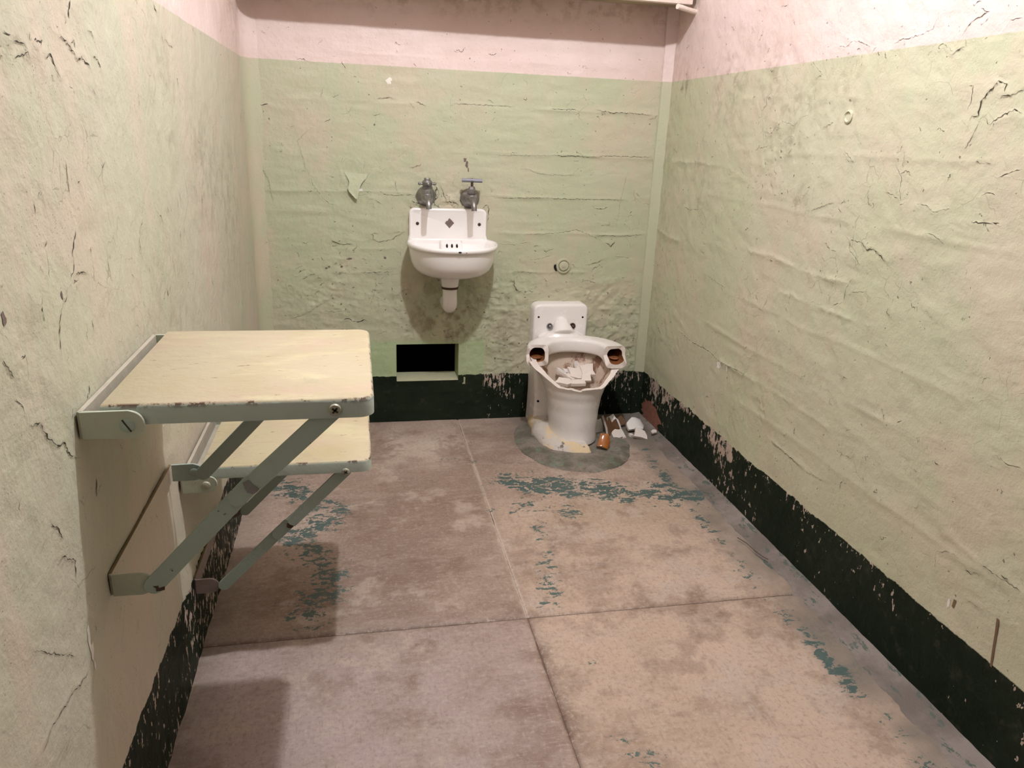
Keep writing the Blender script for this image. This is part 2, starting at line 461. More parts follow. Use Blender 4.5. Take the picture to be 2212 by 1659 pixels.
def lip(us, vs, h, pts, amp, length):
    r = near_line(us, vs, pts, length * 3)
    if r is None: return
    sl, d, s = r; h[sl] += np.where(s > 0, amp * np.exp(-d / length), -amp * .25 * np.exp(-d / (length * .4)))
def ridge(us, vs, h, pts, amp, wid):
    r = near_line(us, vs, pts, wid * 3)
    if r is None: return
    sl, d, s = r; U, V = np.meshgrid(us[sl[0]], vs[sl[1]], indexing='ij')
    h[sl] += amp * (np.exp(-(d / wid) ** 2) * .6 + np.where(s < 0, .7, 0) * np.exp(-d / wid)) * (.7 + fbm(U, V, 12, 4))
def bilerp(us, vs, h, u, v):
    i = int(np.clip(np.searchsorted(us, u) - 1, 0, len(us) - 2)); j = int(np.clip(np.searchsorted(vs, v) - 1, 0, len(vs) - 2))
    a = (u - us[i]) / (us[i + 1] - us[i]); b = (v - vs[j]) / (vs[j + 1] - vs[j]); a = min(max(a, 0), 1); b = min(max(b, 0), 1)
    return max(h[i, j], h[i + 1, j], h[i, j + 1], h[i + 1, j + 1]) * .35 + .65 * ((h[i, j] * (1 - a) + h[i + 1, j] * a) * (1 - b) + (h[i, j + 1] * (1 - a) + h[i + 1, j + 1] * a) * b)
def ribbons(name, us, vs, h, place, lines, parent, lift=.0005):
    verts, faces = [], []
    for hw, pts in lines:
        n = len(pts); base = len(verts)
        for i, p in enumerate(pts):
            a = pts[max(i - 1, 0)]; b = pts[min(i + 1, n - 1)]; d = math.hypot(b[0] - a[0], b[1] - a[1]) + 1e-9
            nx, ny = -(b[1] - a[1]) / d, (b[0] - a[0]) / d
            t = i / max(1, n - 1); w = hw * (R.uniform(.1, 1.35)) * min(1, 6 * t + .15, 6 * (1 - t) + .15)
            for s in (-1, 1):
                u, v = p[0] + nx * w * s, p[1] + ny * w * s
                verts.append(place(u, v, bilerp(us, vs, h, u, v) + lift))
        for i in range(n - 1): faces.append((base + 2 * i, base + 2 * i + 1, base + 2 * i + 3, base + 2 * i + 2))
    o = link_mesh(name, [tuple(float(c) for c in v) for v in verts], faces, MAT['dark_gap'], parent, False)
    o['kind'] = 'stuff'; return o
def chip_patch(name, cu, cv, ru, rv, us, vs, h, place, mat, parent, n=14, lift=.0006, jag=.45):
    vs_, fs = [], []; a0 = R.uniform(0, 6)
    vs_.append(place(cu, cv, bilerp(us, vs, h, cu, cv) + lift))
    for k in range(n):
        a = a0 + 2 * math.pi * k / n; q = R.uniform(1 - jag, 1 + jag * .4); u, v = cu + math.cos(a) * ru * q, cv + math.sin(a) * rv * q
        vs_.append(place(u, v, bilerp(us, vs, h, u, v) + lift))
    for k in range(n): fs.append((0, 1 + k, 1 + (k + 1) % n))
    return link_mesh(name, [tuple(float(c) for c in v) for v in vs_], fs, mat, parent, False)
def random_cracks(n, u0, u1, v0, v1, along, spread, l0, l1):
    out = []
    for _ in range(n):
        u, v = R.uniform(u0, u1), R.uniform(v0, v1); a = along + R.gauss(0, spread); p = [(u, v)]
        L = R.uniform(l0, l1) * R.uniform(.3, 1); k = max(3, int(L / .004))
        for _i in range(k):
            a2 = a + R.gauss(0, .95); u += math.cos(a2) * L / k; v += math.sin(a2) * L / k; p.append((u, v))
        out.append(p)
    return out
CRACKS_BACK=[(1,[(0.230,1.121),(0.200,1.100),(0.163,1.064),(0.178,1.018),(0.185,0.983),(0.202,0.948)]),(2,[(0.202,0.948),(0.209,0.918),(0.232,0.889),(0.249,0.865),(0.267,0.852),(0.291,0.849)]),(4,[(0.035,1.186),(0.046,1.179),(0.060,1.180),(0.074,1.183)]),(1.5,[(0.258,1.243),(0.251,1.215)]),(2,[(0.503,0.938),(0.503,0.920),(0.510,0.897)]),(2.5,[(0.440,0.906),(0.459,0.891),(0.490,0.888),(0.534,0.891),(0.572,0.890)]),(1.5,[(0.403,0.875),(0.427,0.869),(0.452,0.857)]),(3,[(0.268,0.723),(0.293,0.711),(0.318,0.708),(0.343,0.711)]),(2,[(0.406,0.728),(0.437,0.719),(0.482,0.726),(0.533,0.758)]),(5,[(0.296,0.423),(0.322,0.427),(0.335,0.416),(0.360,0.416),(0.380,0.423),(0.393,0.412)]),(1.2,[(0.100,0.428),(0.144,0.438),(0.177,0.454),(0.241,0.497),(0.267,0.507)]),(3,[(0.371,0.606),(0.403,0.602),(0.435,0.607),(0.493,0.606)]),(1.2,[(0.036,0.973),(0.057,0.938),(0.065,0.885),(0.070,0.861)]),(2.5,[(0.443,1.216),(0.476,1.221),(0.485,1.224),(0.497,1.218)]),(2,[(0.221,0.457),(0.272,0.454),(0.297,0.460)]),(1.5,[(0.554,1.207),(0.572,1.190)]),(2,[(0.282,0.569),(0.313,0.556)]),(1.3,[(0.428,0.563),(0.414,0.510),(0.401,0.480)]),(3,[(0.572,0.857),(0.588,0.851)]),(2,[(0.654,0.918),(0.664,0.893)]),(1.5,[(0.341,0.879),(0.372,0.886),(0.409,0.893)]),(2.5,[(0.859,0.887),(0.970,0.891),(1.074,0.892),(1.163,0.890),(1.270,0.892),(1.397,0.891)]),(3,[(1.083,1.047),(1.170,1.048),(1.258,1.047)]),(1.5,[(0.862,1.041),(1.083,1.047)]),(3,[(1.073,1.212),(1.124,1.212),(1.176,1.211)]),(3,[(1.244,1.215),(1.315,1.207),(1.385,1.210),(1.457,1.205)]),(1,[(0.974,0.999),(1.052,0.978),(1.166,0.977),(1.190,1.006),(1.216,1.007)]),(5,[(1.253,0.871),(1.265,0.856),(1.282,0.855),(1.304,0.857),(1.317,0.864)]),(2,[(0.993,0.756),(1.064,0.757),(1.135,0.763),(1.197,0.775),(1.262,0.751),(1.319,0.726)]),(4,[(1.319,0.726),(1.344,0.711),(1.356,0.731)]),(2,[(1.280,0.756),(1.373,0.753),(1.475,0.759)]),(3,[(1.253,0.637),(1.289,0.647),(1.311,0.656)]),(3,[(1.248,0.579),(1.291,0.564)]),(4,[(0.957,0.583),(0.960,0.552),(0.977,0.533)]),(1,[(1.387,1.000),(1.378,0.949),(1.366,0.882),(1.363,0.805)]),(1.5,[(0.890,0.717),(0.951,0.713),(1.012,0.727)]),(2,[(1.361,0.675),(1.427,0.667)]),(2,[(1.266,1.053),(1.477,1.054)]),(2,[(0.711,1.212),(0.791,1.213),(0.923,1.213)]),(1,[(1.006,0.675),(1.020,0.658),(1.060,0.662),(1.113,0.680)]),(2,[(0.956,0.609),(1.054,0.605)]),(1,[(1.268,0.682),(1.285,0.699)]),(2,[(0.861,0.512),(0.906,0.503)]),(2,[(0.876,0.327),(0.931,0.312),(0.958,0.321)]),(2,[(0.906,0.256),(0.970,0.246)]),]
CRACKS_LEFT=[(4,[(1.179,1.259),(1.168,1.246),(1.167,1.236)]),(4,[(0.951,1.198),(0.966,1.195)]),(4,[(0.975,1.190),(1.001,1.190),(1.007,1.186)]),(4,[(1.032,1.197),(1.059,1.199),(1.049,1.190)]),(3,[(1.035,1.197),(1.043,1.188)]),(4,[(1.064,1.180),(1.082,1.186),(1.090,1.173),(1.099,1.161)]),(4,[(1.119,1.209),(1.139,1.207),(1.151,1.201),(1.166,1.193),(1.175,1.186)]),(3,[(1.157,1.207),(1.173,1.211),(1.174,1.202)]),(4,[(1.175,1.188),(1.193,1.193),(1.206,1.186),(1.221,1.182)]),(3,[(1.244,1.196),(1.266,1.194),(1.275,1.182)]),(4,[(1.127,1.153),(1.140,1.150),(1.147,1.138)]),(5,[(1.186,1.098),(1.189,1.084),(1.194,1.072)]),(3,[(1.079,1.063),(1.080,1.049),(1.079,1.037),(1.080,1.023)]),(2,[(1.401,0.954),(1.367,0.921),(1.378,0.889)]),(2,[(1.483,0.970),(1.531,0.943),(1.580,0.868),(1.589,0.831),(1.597,0.788),(1.587,0.728)]),(2,[(1.701,0.974),(1.713,0.957)]),(4,[(0.986,0.975),(0.973,0.964),(0.976,0.952),(0.971,0.932)]),(3,[(1.084,0.978),(1.061,0.951),(1.055,0.928),(1.039,0.916)]),(4,[(0.942,0.920),(0.932,0.903),(0.938,0.888)]),(3,[(1.025,0.916),(1.022,0.901),(0.993,0.889),(0.976,0.866)]),(1.5,[(1.844,0.771),(1.856,0.692)]),(3,[(1.640,1.319),(1.657,1.306)]),(2,[(1.711,1.266),(1.741,1.258),(1.767,1.257)]),(2,[(1.342,1.168),(1.342,1.159)]),(3,[(1.060,0.922),(1.086,0.919),(1.107,0.912)]),(3,[(1.049,0.906),(1.060,0.904),(1.057,0.897)]),(2,[(1.349,0.822),(1.362,0.807)]),(3,[(1.233,1.229),(1.250,1.229),(1.259,1.221)]),(2,[(1.222,1.154),(1.240,1.144)]),(3,[(0.973,1.173),(0.990,1.176),(1.009,1.182),(1.012,1.176)]),(2,[(1.102,0.850),(1.100,0.834)]),(3,[(0.819,0.877),(0.837,0.851)]),(4,[(0.862,0.866),(0.877,0.864),(0.873,0.836)]),(3,[(0.835,0.829),(0.848,0.814),(0.847,0.801)]),(4,[(0.858,0.789),(0.881,0.784),(0.900,0.754),(0.925,0.736),(0.939,0.734),(0.955,0.711),(0.977,0.697)]),(3,[(0.874,0.659),(0.887,0.644),(0.894,0.624)]),(3,[(0.872,0.608),(0.886,0.606),(0.917,0.581),(0.908,0.552)]),(3,[(0.744,0.439),(0.769,0.448),(0.805,0.445),(0.871,0.432),(0.902,0.425)]),(3,[(0.989,0.889),(0.979,0.866),(0.972,0.838)]),(2,[(1.101,0.851),(1.104,0.829)]),(3,[(1.021,0.647),(1.016,0.622),(1.040,0.633)]),(2,[(1.325,0.579),(1.306,0.561)]),(2,[(1.043,0.426),(1.043,0.417)]),(2,[(0.772,0.557),(0.876,0.469)]),]
CRACKS_RIGHT=[(3,[(1.621,0.886),(1.616,0.908),(1.575,0.908)]),(6,[(1.575,0.908),(1.553,0.894),(1.530,0.899),(1.515,0.895),(1.482,0.876)]),(2,[(1.621,0.886),(1.586,0.870),(1.567,0.855)]),(3,[(1.348,1.239),(1.336,1.239),(1.334,1.210),(1.340,1.196)]),(6,[(1.326,1.175),(1.324,1.184),(1.307,1.185),(1.308,1.209),(1.290,1.229),(1.277,1.245)]),(6,[(1.277,1.245),(1.257,1.238),(1.257,1.225)]),(5,[(1.276,1.168),(1.249,1.184),(1.226,1.194),(1.207,1.187)]),(4,[(1.264,1.217),(1.242,1.217),(1.216,1.226)]),(3,[(1.290,1.181),(1.276,1.168)]),(3,[(1.798,1.354),(1.772,1.345),(1.738,1.358),(1.715,1.352),(1.675,1.338)]),(2,[(1.670,1.324),(1.653,1.336)]),(3,[(1.599,1.333),(1.577,1.343),(1.534,1.344),(1.480,1.353),(1.470,1.377)]),(4,[(1.410,1.300),(1.388,1.312)]),(2,[(1.462,1.313),(1.443,1.324),(1.405,1.303)]),(2,[(1.908,1.328),(1.876,1.307),(1.850,1.291),(1.877,1.281)]),(2,[(2.119,1.155),(2.062,1.147),(2.008,1.181),(1.945,1.168),(1.914,1.190),(1.883,1.194)]),(3,[(1.808,1.163),(1.770,1.176)]),(2,[(1.513,1.087),(1.487,1.064),(1.478,1.023),(1.469,1.003)]),(2,[(1.422,1.010),(1.393,1.011),(1.367,0.999),(1.322,1.010)]),(5,[(1.265,0.991),(1.232,0.993),(1.200,0.995)]),(3,[(1.256,1.041),(1.244,1.048),(1.224,1.044)]),(2,[(1.382,0.956),(1.359,0.955),(1.322,0.940)]),(3,[(1.311,1.078),(1.299,1.086)]),(4,[(1.289,1.100),(1.251,1.100)]),(3,[(1.228,1.072),(1.210,1.083),(1.178,1.092)]),(3,[(1.651,0.730),(1.635,0.746),(1.606,0.757),(1.602,0.796),(1.580,0.824)]),(2,[(1.584,0.786),(1.522,0.803)]),(2,[(2.371,0.691),(2.264,0.678),(2.193,0.673)]),(3,[(2.590,0.892),(2.538,0.887),(2.445,0.900)]),(2,[(1.800,0.958),(1.737,0.979),(1.706,0.986)]),(2,[(1.689,0.873),(1.665,0.874)]),(2,[(2.138,1.100),(2.063,1.115)]),(2,[(1.697,1.089),(1.658,1.086)]),(2,[(1.953,1.094),(1.938,1.110)]),(3,[(1.475,1.003),(1.458,1.011)]),(2,[(1.534,1.027),(1.500,1.022),(1.469,1.006)]),(3,[(1.364,1.377),(1.337,1.367),(1.376,1.355),(1.394,1.333)]),(2,[(1.294,1.329),(1.282,1.347),(1.256,1.347)]),(2,[(1.712,1.115),(1.658,1.086)]),(2,[(1.321,1.125),(1.304,1.168)]),(4,[(2.537,0.451),(2.391,0.439),(2.263,0.446),(2.180,0.433),(2.001,0.444)]),(4,[(1.818,0.303),(1.758,0.300),(1.660,0.294)]),(2,[(1.082,0.582),(1.056,0.577),(1.022,0.582)]),(3,[(1.056,0.368),(1.010,0.367),(0.956,0.368)]),(2,[(1.155,0.294),(1.159,0.330),(1.127,0.349),(1.098,0.348)]),(2,[(1.634,0.291),(1.550,0.300)]),(3,[(1.346,0.542),(1.332,0.554)]),(3,[(1.059,0.278),(1.033,0.281)]),]
RIDGES_RIGHT=[(0.004,[(2.090,0.807),(1.932,0.809),(1.781,0.798),(1.612,0.802)]),(0.004,[(1.887,0.723),(1.759,0.723),(1.645,0.723),(1.572,0.721)]),(0.003,[(2.180,0.433),(1.999,0.436),(1.813,0.441),(1.578,0.437)]),(0.003,[(1.832,0.301),(1.660,0.294)]),(0.003,[(2.738,1.042),(2.470,1.047),(2.282,1.037),(2.171,1.008)]),(0.004,[(2.823,0.780),(2.701,0.766),(2.609,0.767)]),(0.002,[(1.149,0.373),(1.056,0.368),(0.956,0.368)]),(0.003,[(2.239,1.244),(2.145,1.246),(2.026,1.242)]),]


def blob(U, V, items):
    r = np.zeros(U.shape)
    for x, y, rad, amp in items: r = np.maximum(r, amp * np.exp(-(((U - x) ** 2 + (V - y) ** 2) / rad ** 2)))
    return r
def band(U, V, pts, rad, amp):
    best = np.full(U.shape, 9.0)
    for a, b in zip(pts, pts[1:]):
        dx, dy = b[0] - a[0], b[1] - a[1]; t = np.clip(((U - a[0]) * dx + (V - a[1]) * dy) / (dx * dx + dy * dy), 0, 1)
        best = np.minimum(best, np.hypot(U - a[0] - t * dx, V - a[1] - t * dy))
    return amp * np.exp(-(best / rad) ** 2)

def n01(U, V, f, seed, octv=4, gain=.6):
    t = sum(gain ** i for i in range(octv)); return .5 + .85 * fbm(U, V, f, seed, octv, gain) / t
def paint_fields(U, V, seed, streak, grime, craze_amt):
    st = n01(U, V, 4.5, seed, 6, .65); sv = n01(U, V * .10, 16, seed + 3, 3, .6); bl = n01(U, V, 11, seed + 5, 4, .62)
    stain = np.clip(.75 * sst(st, .48, .70) + (.25 + streak) * sst(sv, .5, .72) + .18 * sst(bl, .5, .7), 0, 1)
    craze = sst(n01(U, V, 7.5, seed + 9, 4, .7), .66 - craze_amt, .70 - craze_amt) * sst(V, Z_PINK + .03, Z_PINK - .03)
    return {'tone': sst(n01(U, V, 2.6, seed + 12, 5, .6), .34, .66), 'stain': stain, 'dirt': np.clip(grime, 0, 1) * sst(n01(U, V, 24, seed + 15, 3, .7), .40, .62), 'craze': craze}
def flat_fields(o, back=False):
    co = np.empty(len(o.data.vertices) * 3, np.float32); o.data.vertices.foreach_get('co', co); co = co.reshape(-1, 3); U, V = co[:, 0] + (0 if back else co[:, 1]), co[:, 2]
    for k, v in paint_fields(U, V, 101, 0, .2 * sst(V, 1.25, 1.4), 0).items():
        o.data.attributes.new(k, 'FLOAT', 'POINT').data.foreach_set('value', np.ascontiguousarray(v, dtype=np.float32))
# ---- back wall, with the opening near the floor
HX0, HX1, HZ0, HZ1 = .499, .744, .172, .322
us = axis_pts(0, W, .004, (HX0, HX1)); vs = np.concatenate([axis_pts(0, 1.60, .004, (HZ0, HZ1)), np.linspace(1.62, H, 20)])
U, V = np.meshgrid(us, vs, indexing='ij')
P_back = lambda u, v, h: np.stack([u + 0 * h, D - h, v + 0 * h], -1) if isinstance(h, np.ndarray) else (u, D - h, v)
roughB = np.clip(sst(V, .62, .45) * (.25 + .75 * sst(U, .74, .92)) * sst(V, .16, .22) + blob(U, V, [(.25, .52, .13, .75), (.30, .60, .10, .6), (.9, .4, .22, .95), (.62, .47, .18, .6), (1.25, .45, .2, .5), (.70, .87, .09, .9), (.3, .72, .12, .4)]), 0, 1)
freshB = sst(U, .30, .34) * sst(U, .852, .844) * sst(V, .350, .325) * (.85 + .5 * fbm(U, V, 14, 2)); freshB = np.clip(freshB, 0, 1)
freshB[(V < .19) & (U > .40) & (U < .846)] = 1
roughB *= 1 - .85 * freshB
chipB = blob(U, V, [(.90, .17, .06, 1), (.95, .12, .05, .6), (1.36, .16, .12, .5)])
grimeB = np.clip(blob(U, V, [(.70, .42, .17, .8), (.80, .34, .10, .6), (.9, .38, .12, .5)]) + .25 * sst(U, 1.46, 1.52) * (V > 1.2) + .5 * sst(V, 1.46, 1.56), 0, 1)
hB = .0022 * fbm(U, V, 7, 11, 3) + .0016 * fbm(U, V, 30, 3, 4) + roughB * (.0048 * fbm(U, V, 46, 21, 3) + .0042 * np.maximum(0, fbm(U, V * 1.6, 95, 23, 2)))
hB += .002 * fbm(U * .25, V, 40, 8, 2)
for zz, x0, x1, amp in ((1.204, 1.02, 1.48, .0026), (1.204, 0.10, .6, .0014), (1.048, .80, 1.50, .0022), (.895, .05, .62, .0022), (.892, .83, 1.40, .0028), (.757, .9, 1.46, .0026), (.69, .15, .55, .0018), (.603, .25, .50, .0026), (.606, .93, 1.25, .0022), (.455, .85, 1.45, .0016), (1.36, .3, 1.4, .0012), (.30, 1.25, 1.5, .0015)):
    wob = zz + .006 * fbm(U, 0 * V + zz * 9, 6, 5, 3); d = V - wob
    m = sst(U, x0 - .05, x0 + .05) * sst(U, x1 + .05, x1 - .05) * (.75 + 1.0 * vnoise(U * 9, 0 * V + zz * 31, 2))
    hB += .75 * amp * m * (np.exp(-(d / .006) ** 2) + .6 * np.exp(-np.abs(d) / .02) * (d > 0))
linesB = []
CRACKS_BACK += [(5, [(.640, .929), (.652, .920), (.648, .900), (.657, .884), (.641, .872), (.645, .858), (.660, .850)]), (4, [(.558, .872), (.585, .860), (.598, .868), (.61, .852)]), (4, [(.826, .850), (.842, .862), (.850, .848), (.846, .80)]), (3, [(.665, .925), (.676, .905), (.684, .88), (.694, .862)]), (4, [(.672, .868), (.70, .872), (.72, .866), (.735, .858)]), (3, [(.738, .880), (.742, .865), (.752, .856)])]
for w, pts in CRACKS_BACK:
    p = jitter(pts, .010, .0022); linesB.append((w * .00028, p)); lip(us, vs, hB, p if R.random() < .6 else p[::-1], .0005 + w * .00034, .004 + w * .0018)
for p in random_cracks(130, .05, 1.48, .25, 1.42, 0, .45, .015, .07) + random_cracks(70, .85, 1.45, .2, .6, .1, .6, .01, .04) + random_cracks(45, .12, .5, .45, .72, .1, .5, .01, .05) + random_cracks(30, .6, .95, .3, .6, .3, .8, .01, .03) + random_cracks(26, .60, .80, .85, .905, .2, .9, .01, .03):
    linesB.append((R.uniform(.0003, .0008), p)); lip(us, vs, hB, p if R.random() < .7 else p[::-1], R.uniform(.0003, .0010), .006)
fl = [(.312, .968), (.335, .90), (.353, .876), (.372, .905), (.412, .966)]
lip(us, vs, hB, fl[::-1], .003, .012)
edge = np.minimum(np.minimum(np.abs(U - HX0), np.abs(U - HX1)), np.minimum(np.abs(V - HZ0), np.abs(V - HZ1))); inside = (U >= HX0 - .02) & (U <= HX1 + .02) & (V >= HZ0 - .02) & (V <= HZ1 + .02)
hB = np.where(inside, hB * sst(edge, .0, .02), hB)
uc = (us[:-1] + us[1:]) / 2; vc = (vs[:-1] + vs[1:]) / 2
keep = ~(((uc > HX0) & (uc < HX1))[:, None] & ((vc > HZ0) & (vc < HZ1))[None, :])
wall_back = struct(grid_mesh('wall_back', us, vs, P_back, hB, MAT['wall_back'], {'rough': roughB, 'fresh': freshB, 'chip': chipB, **paint_fields(U, V, 101, 0, grimeB, .06)}, keep))
ribbons('crack_network', us, vs, hB, P_back, linesB, wall_back)
backgrid = (us, vs, hB)
for cu, cv, ru, rv in ((.482, 1.276, .011, .013), (.489, 1.282, .005, .006), (.372, .905, .012, .006)):
    chip_patch('plaster_chip', cu, cv, ru, rv, us, vs, hB, P_back, MAT['plaster'], wall_back)
for cu, cv, ru, rv in ((.755, 1.02, .008, .010), (.762, 1.005, .006, .012), (.768, .985, .003, .01), (.43, 1.13, .004, .004), (.33, .655, .012, .004), (.245, .62, .006, .004), (.255, .625, .005, .004), (.30, .625, .005, .004), (.46, .66, .005, .005)):
    chip_patch('paint_loss', cu, cv, ru, rv, us, vs, hB, P_back, MAT['diamond'], wall_back, 9)
# the loose tongue of paint beside the tap
vv, ff = [], []
for i in range(9):
    t = i / 8
    for j in range(9):
        s = j / 8 * 2 - 1; wdt = .034 * (1 - t) ** .75 * (1 + .16 * math.sin(11 * t)) + .003
        vv.append((.358 + s * wdt + .006 * math.sin(7 * t), D + .002 - .020 * t ** .9 - .002 * abs(s) * t, .968 - .094 * t))
for i in range(8):
    for j in range(8): ff.append((i * 9 + j, i * 9 + j + 1, (i + 1) * 9 + j + 1, (i + 1) * 9 + j))
flat_fields(link_mesh('peeling_paint', vv, ff, MAT['wall_back'], wall_back), True)
# the lining of the opening: four inner faces, its sill, and the unlit chase behind it
for nm, lo, hi in (('opening_sill', (HX0 - .0005, D - .0002, HZ0 - .0025), (HX1 + .0005, D + .115, HZ0 + .0005)), ('opening_head', (HX0 - .02, D + .001, HZ1), (HX1 + .02, D + .115, HZ1 + .03)),
                   ('opening_jamb', (HX0 - .03, D + .001, HZ0 - .02), (HX0, D + .115, HZ1 + .02)), ('opening_jamb', (HX1, D + .001, HZ0 - .02), (HX1 + .03, D + .115, HZ1 + .02))):
    bm = bmesh.new(); box(bm, lo, hi, .001, 1); link_bm(nm, bm, MAT['sill'] if 'sill' in nm else MAT['lining'], wall_back)
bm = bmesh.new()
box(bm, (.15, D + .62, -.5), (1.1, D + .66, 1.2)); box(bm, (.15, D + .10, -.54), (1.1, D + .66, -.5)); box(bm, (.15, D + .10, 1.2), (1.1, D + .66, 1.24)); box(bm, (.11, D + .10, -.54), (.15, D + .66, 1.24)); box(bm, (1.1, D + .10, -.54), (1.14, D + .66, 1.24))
link_bm('utility_chase', bm, MAT['chase_black'], wall_back)

# ---- left wall
usl = np.concatenate([np.linspace(-.35, .55, 46)[:-1], axis_pts(.55, D, .0045)]); vsl = np.concatenate([axis_pts(0, 1.50, .0045), np.linspace(1.52, H, 20)])
U, V = np.meshgrid(usl, vsl, indexing='ij')
P_left = lambda u, v, h: np.stack([h + 0 * u, u + 0 * h, v + 0 * h], -1) if isinstance(h, np.ndarray) else (h, u, v)
roughL = np.clip(blob(U, V, [(.9, 1.28, .14, .35), (1.0, 1.2, .1, .3), (.8, .95, .2, .25), (1.9, .78, .2, .2)]), 0, 1)
chipL = blob(U, V, [(1.45, .2, .14, .8), (1.6, .15, .25, .7), (1.35, .19, .05, .4), (1.15, .2, .1, .25), (1.9, .12, .4, .5)])
grimeL = np.clip(.55 * blob(U, V, [(1.65, 1.15, .10, 1), (2.0, 1.0, .16, .8), (2.35, .9, .2, .8), (.95, 1.42, .2, .7), (.85, 1.33, .2, .5), (1.55, .78, .16, .5)]) + .8 * sst(V, 1.36, 1.40) * sst(U, 2.45, 2.7), 0, 1)
hL = .0030 * fbm(U, V, 4.5, 31, 3) + .0017 * fbm(U, V, 24, 33, 4) + .0018 * fbm(U, V * .22, 26, 36, 3) + .0010 * fbm((U + V) * .707, (U - V) * .15, 48, 38, 2) * sst(U, 1.2, .95) + roughL * .003 * fbm(U, V, 48, 39, 3)
linesL = []
for w, pts in CRACKS_LEFT:
    p = jitter(pts, .009, .0018); linesL.append((w * .00023, p)); lip(usl, vsl, hL, p if R.random() < .6 else p[::-1], .0004 + w * .00024, .003 + w * .0013)
for p in random_cracks(150, .75, 2.75, .25, 1.45, 1.5, .4, .012, .06) + random_cracks(40, .8, 1.15, 1.1, 1.42, 1.0, .7, .01, .04) + random_cracks(45, 1.3, 2.6, .72, 1.0, 1.5, .35, .01, .06):
    linesL.append((R.uniform(.0002, .0007), p)); lip(usl, vsl, hL, p if R.random() < .6 else p[::-1], R.uniform(.0002, .0008), .005)
wall_left = struct(grid_mesh('wall_left', usl, vsl, P_left, hL, MAT['wall_left'], {'rough': roughL, 'fresh': 0 * U, 'chip': chipL, **paint_fields(U, V, 133, .2, grimeL, .08)}))
ribbons('crack_network', usl, vsl, hL, P_left, linesL, wall_left)
for cu, cv, ru, rv in ((.920, .462, .005, .022), (.923, .440, .007, .016), (.926, .415, .003, .008)):
    chip_patch('plaster_chip', cu, cv, ru, rv, usl, vsl, hL, P_left, MAT['plaster'], wall_left)
for cu, cv, ru, rv in ((.84, .913, .008, .009), (1.005, .905, .003, .006), (1.66, .585, .012, .022), (1.68, .60, .006, .012), (1.52, .80, .003, .007)):
    chip_patch('paint_loss', cu, cv, ru, rv, usl, vsl, hL, P_left, MAT['diamond'], wall_left, 9)

# ---- right wall
usr = np.concatenate([np.linspace(-.35, .72, 50)[:-1], axis_pts(.72, D, .0045)]); vsr = np.concatenate([axis_pts(0, 1.62, .0045), np.linspace(1.64, H, 18)])
U, V = np.meshgrid(usr, vsr, indexing='ij')
P_right = lambda u, v, h: np.stack([W - h + 0 * u, u + 0 * h, v + 0 * h], -1) if isinstance(h, np.ndarray) else (W - h, u, v)
roughR = np.clip(blob(U, V, [(2.02, 1.12, .10, .7), (2.05, 1.05, .12, .5), (1.35, 1.05, .16, .35), (1.6, .86, .12, .3), (1.9, .38, .04, .9), (1.9, .33, .03, .7), (1.75, 1.25, .15, .25), (2.6, .5, .15, .4)]), 0, 1)
chipR = np.clip(blob(U, V, [(2.7, .17, .06, .9), (2.55, .18, .06, .9), (2.4, .18, .06, .8), (2.2, .17, .06, .7), (2.08, .16, .07, .8), (1.9, .19, .05, .4), (1.62, .18, .07, .5), (1.25, .15, .08, .25), (2.0, .08, .12, .35)]), 0, 1)
grimeR = np.clip(blob(U, V, [(1.95, 1.19, .12, .4), (1.75, 1.23, .1, .3), (1.88, .98, .05, .45), (2.35, 1.30, .12, .5), (2.1, 1.30, .1, .4), (2.5, .95, .12, .35), (2.72, 1.31, .05, .8)]) + .25 * sst(U, 2.62, 2.80), 0, 1)
hR = .0030 * fbm(U, V, 5, 51, 3) + .0017 * fbm(U, V, 26, 53, 4) + .0008 * fbm((U - V) * .707, (U + V) * .2, 50, 58, 2) + .0014 * fbm(U * .3, V, 30, 57, 2) + roughR * .0045 * fbm(U, V, 50, 59, 3)
for a, pts in RIDGES_RIGHT: ridge(usr, vsr, hR, jitter(pts, .03, .003), a * .8, .010)
for zz, y0, y1, a in ((.95, 1.0, 2.6, .0014), (.66, 1.1, 2.3, .0014), (.53, 1.2, 2.4, .0016), (.35, .9, 2.1, .0016), (1.10, 1.2, 2.4, .001)):
    d = V - zz - .01 * fbm(U, 0 * V + zz * 7, 4, 6, 3); hR += a * (np.exp(-(d / .008) ** 2)) * sst(U, y0, y0 + .2) * sst(U, y1, y1 - .2) * (.7 + vnoise(U * 7, 0 * V + zz * 23, 3))
linesR = []
for w, pts in CRACKS_RIGHT:
    p = jitter(pts, .010, .002); linesR.append((w * .00019, p)); lip(usr, vsr, hR, p if R.random() < .6 else p[::-1], .0004 + w * .00026, .003 + w * .0015)
for p in random_cracks(170, .9, 2.78, .25, 1.5, .25, .6, .012, .06) + random_cracks(40, 1.9, 2.15, .95, 1.2, -.5, .7, .01, .03) + random_cracks(45, 1.0, 2.4, 1.3, 1.5, .3, .7, .01, .05):
    linesR.append((R.uniform(.0002, .0008), p)); lip(usr, vsr, hR, p if R.random() < .6 else p[::-1], R.uniform(.0002, .0009), .005)
wall_right = struct(grid_mesh('wall_right', usr, vsr, P_right, hR, MAT['wall_right'], {'rough': roughR, 'fresh': 0 * U, 'chip': chipR, **paint_fields(U, V, 171, 0, grimeR, .08)}))
ribbons('crack_network', usr, vsr, hR, P_right, linesR, wall_right)
for cu, cv, ru, rv in ((2.184, .417, .016, .014), (2.176, .428, .008, .010), (2.124, .428, .006, .012), (1.10, .245, .004, .012)):
    chip_patch('plaster_chip', cu, cv, ru, rv, usr, vsr, hR, P_right, MAT['plaster'], wall_right)
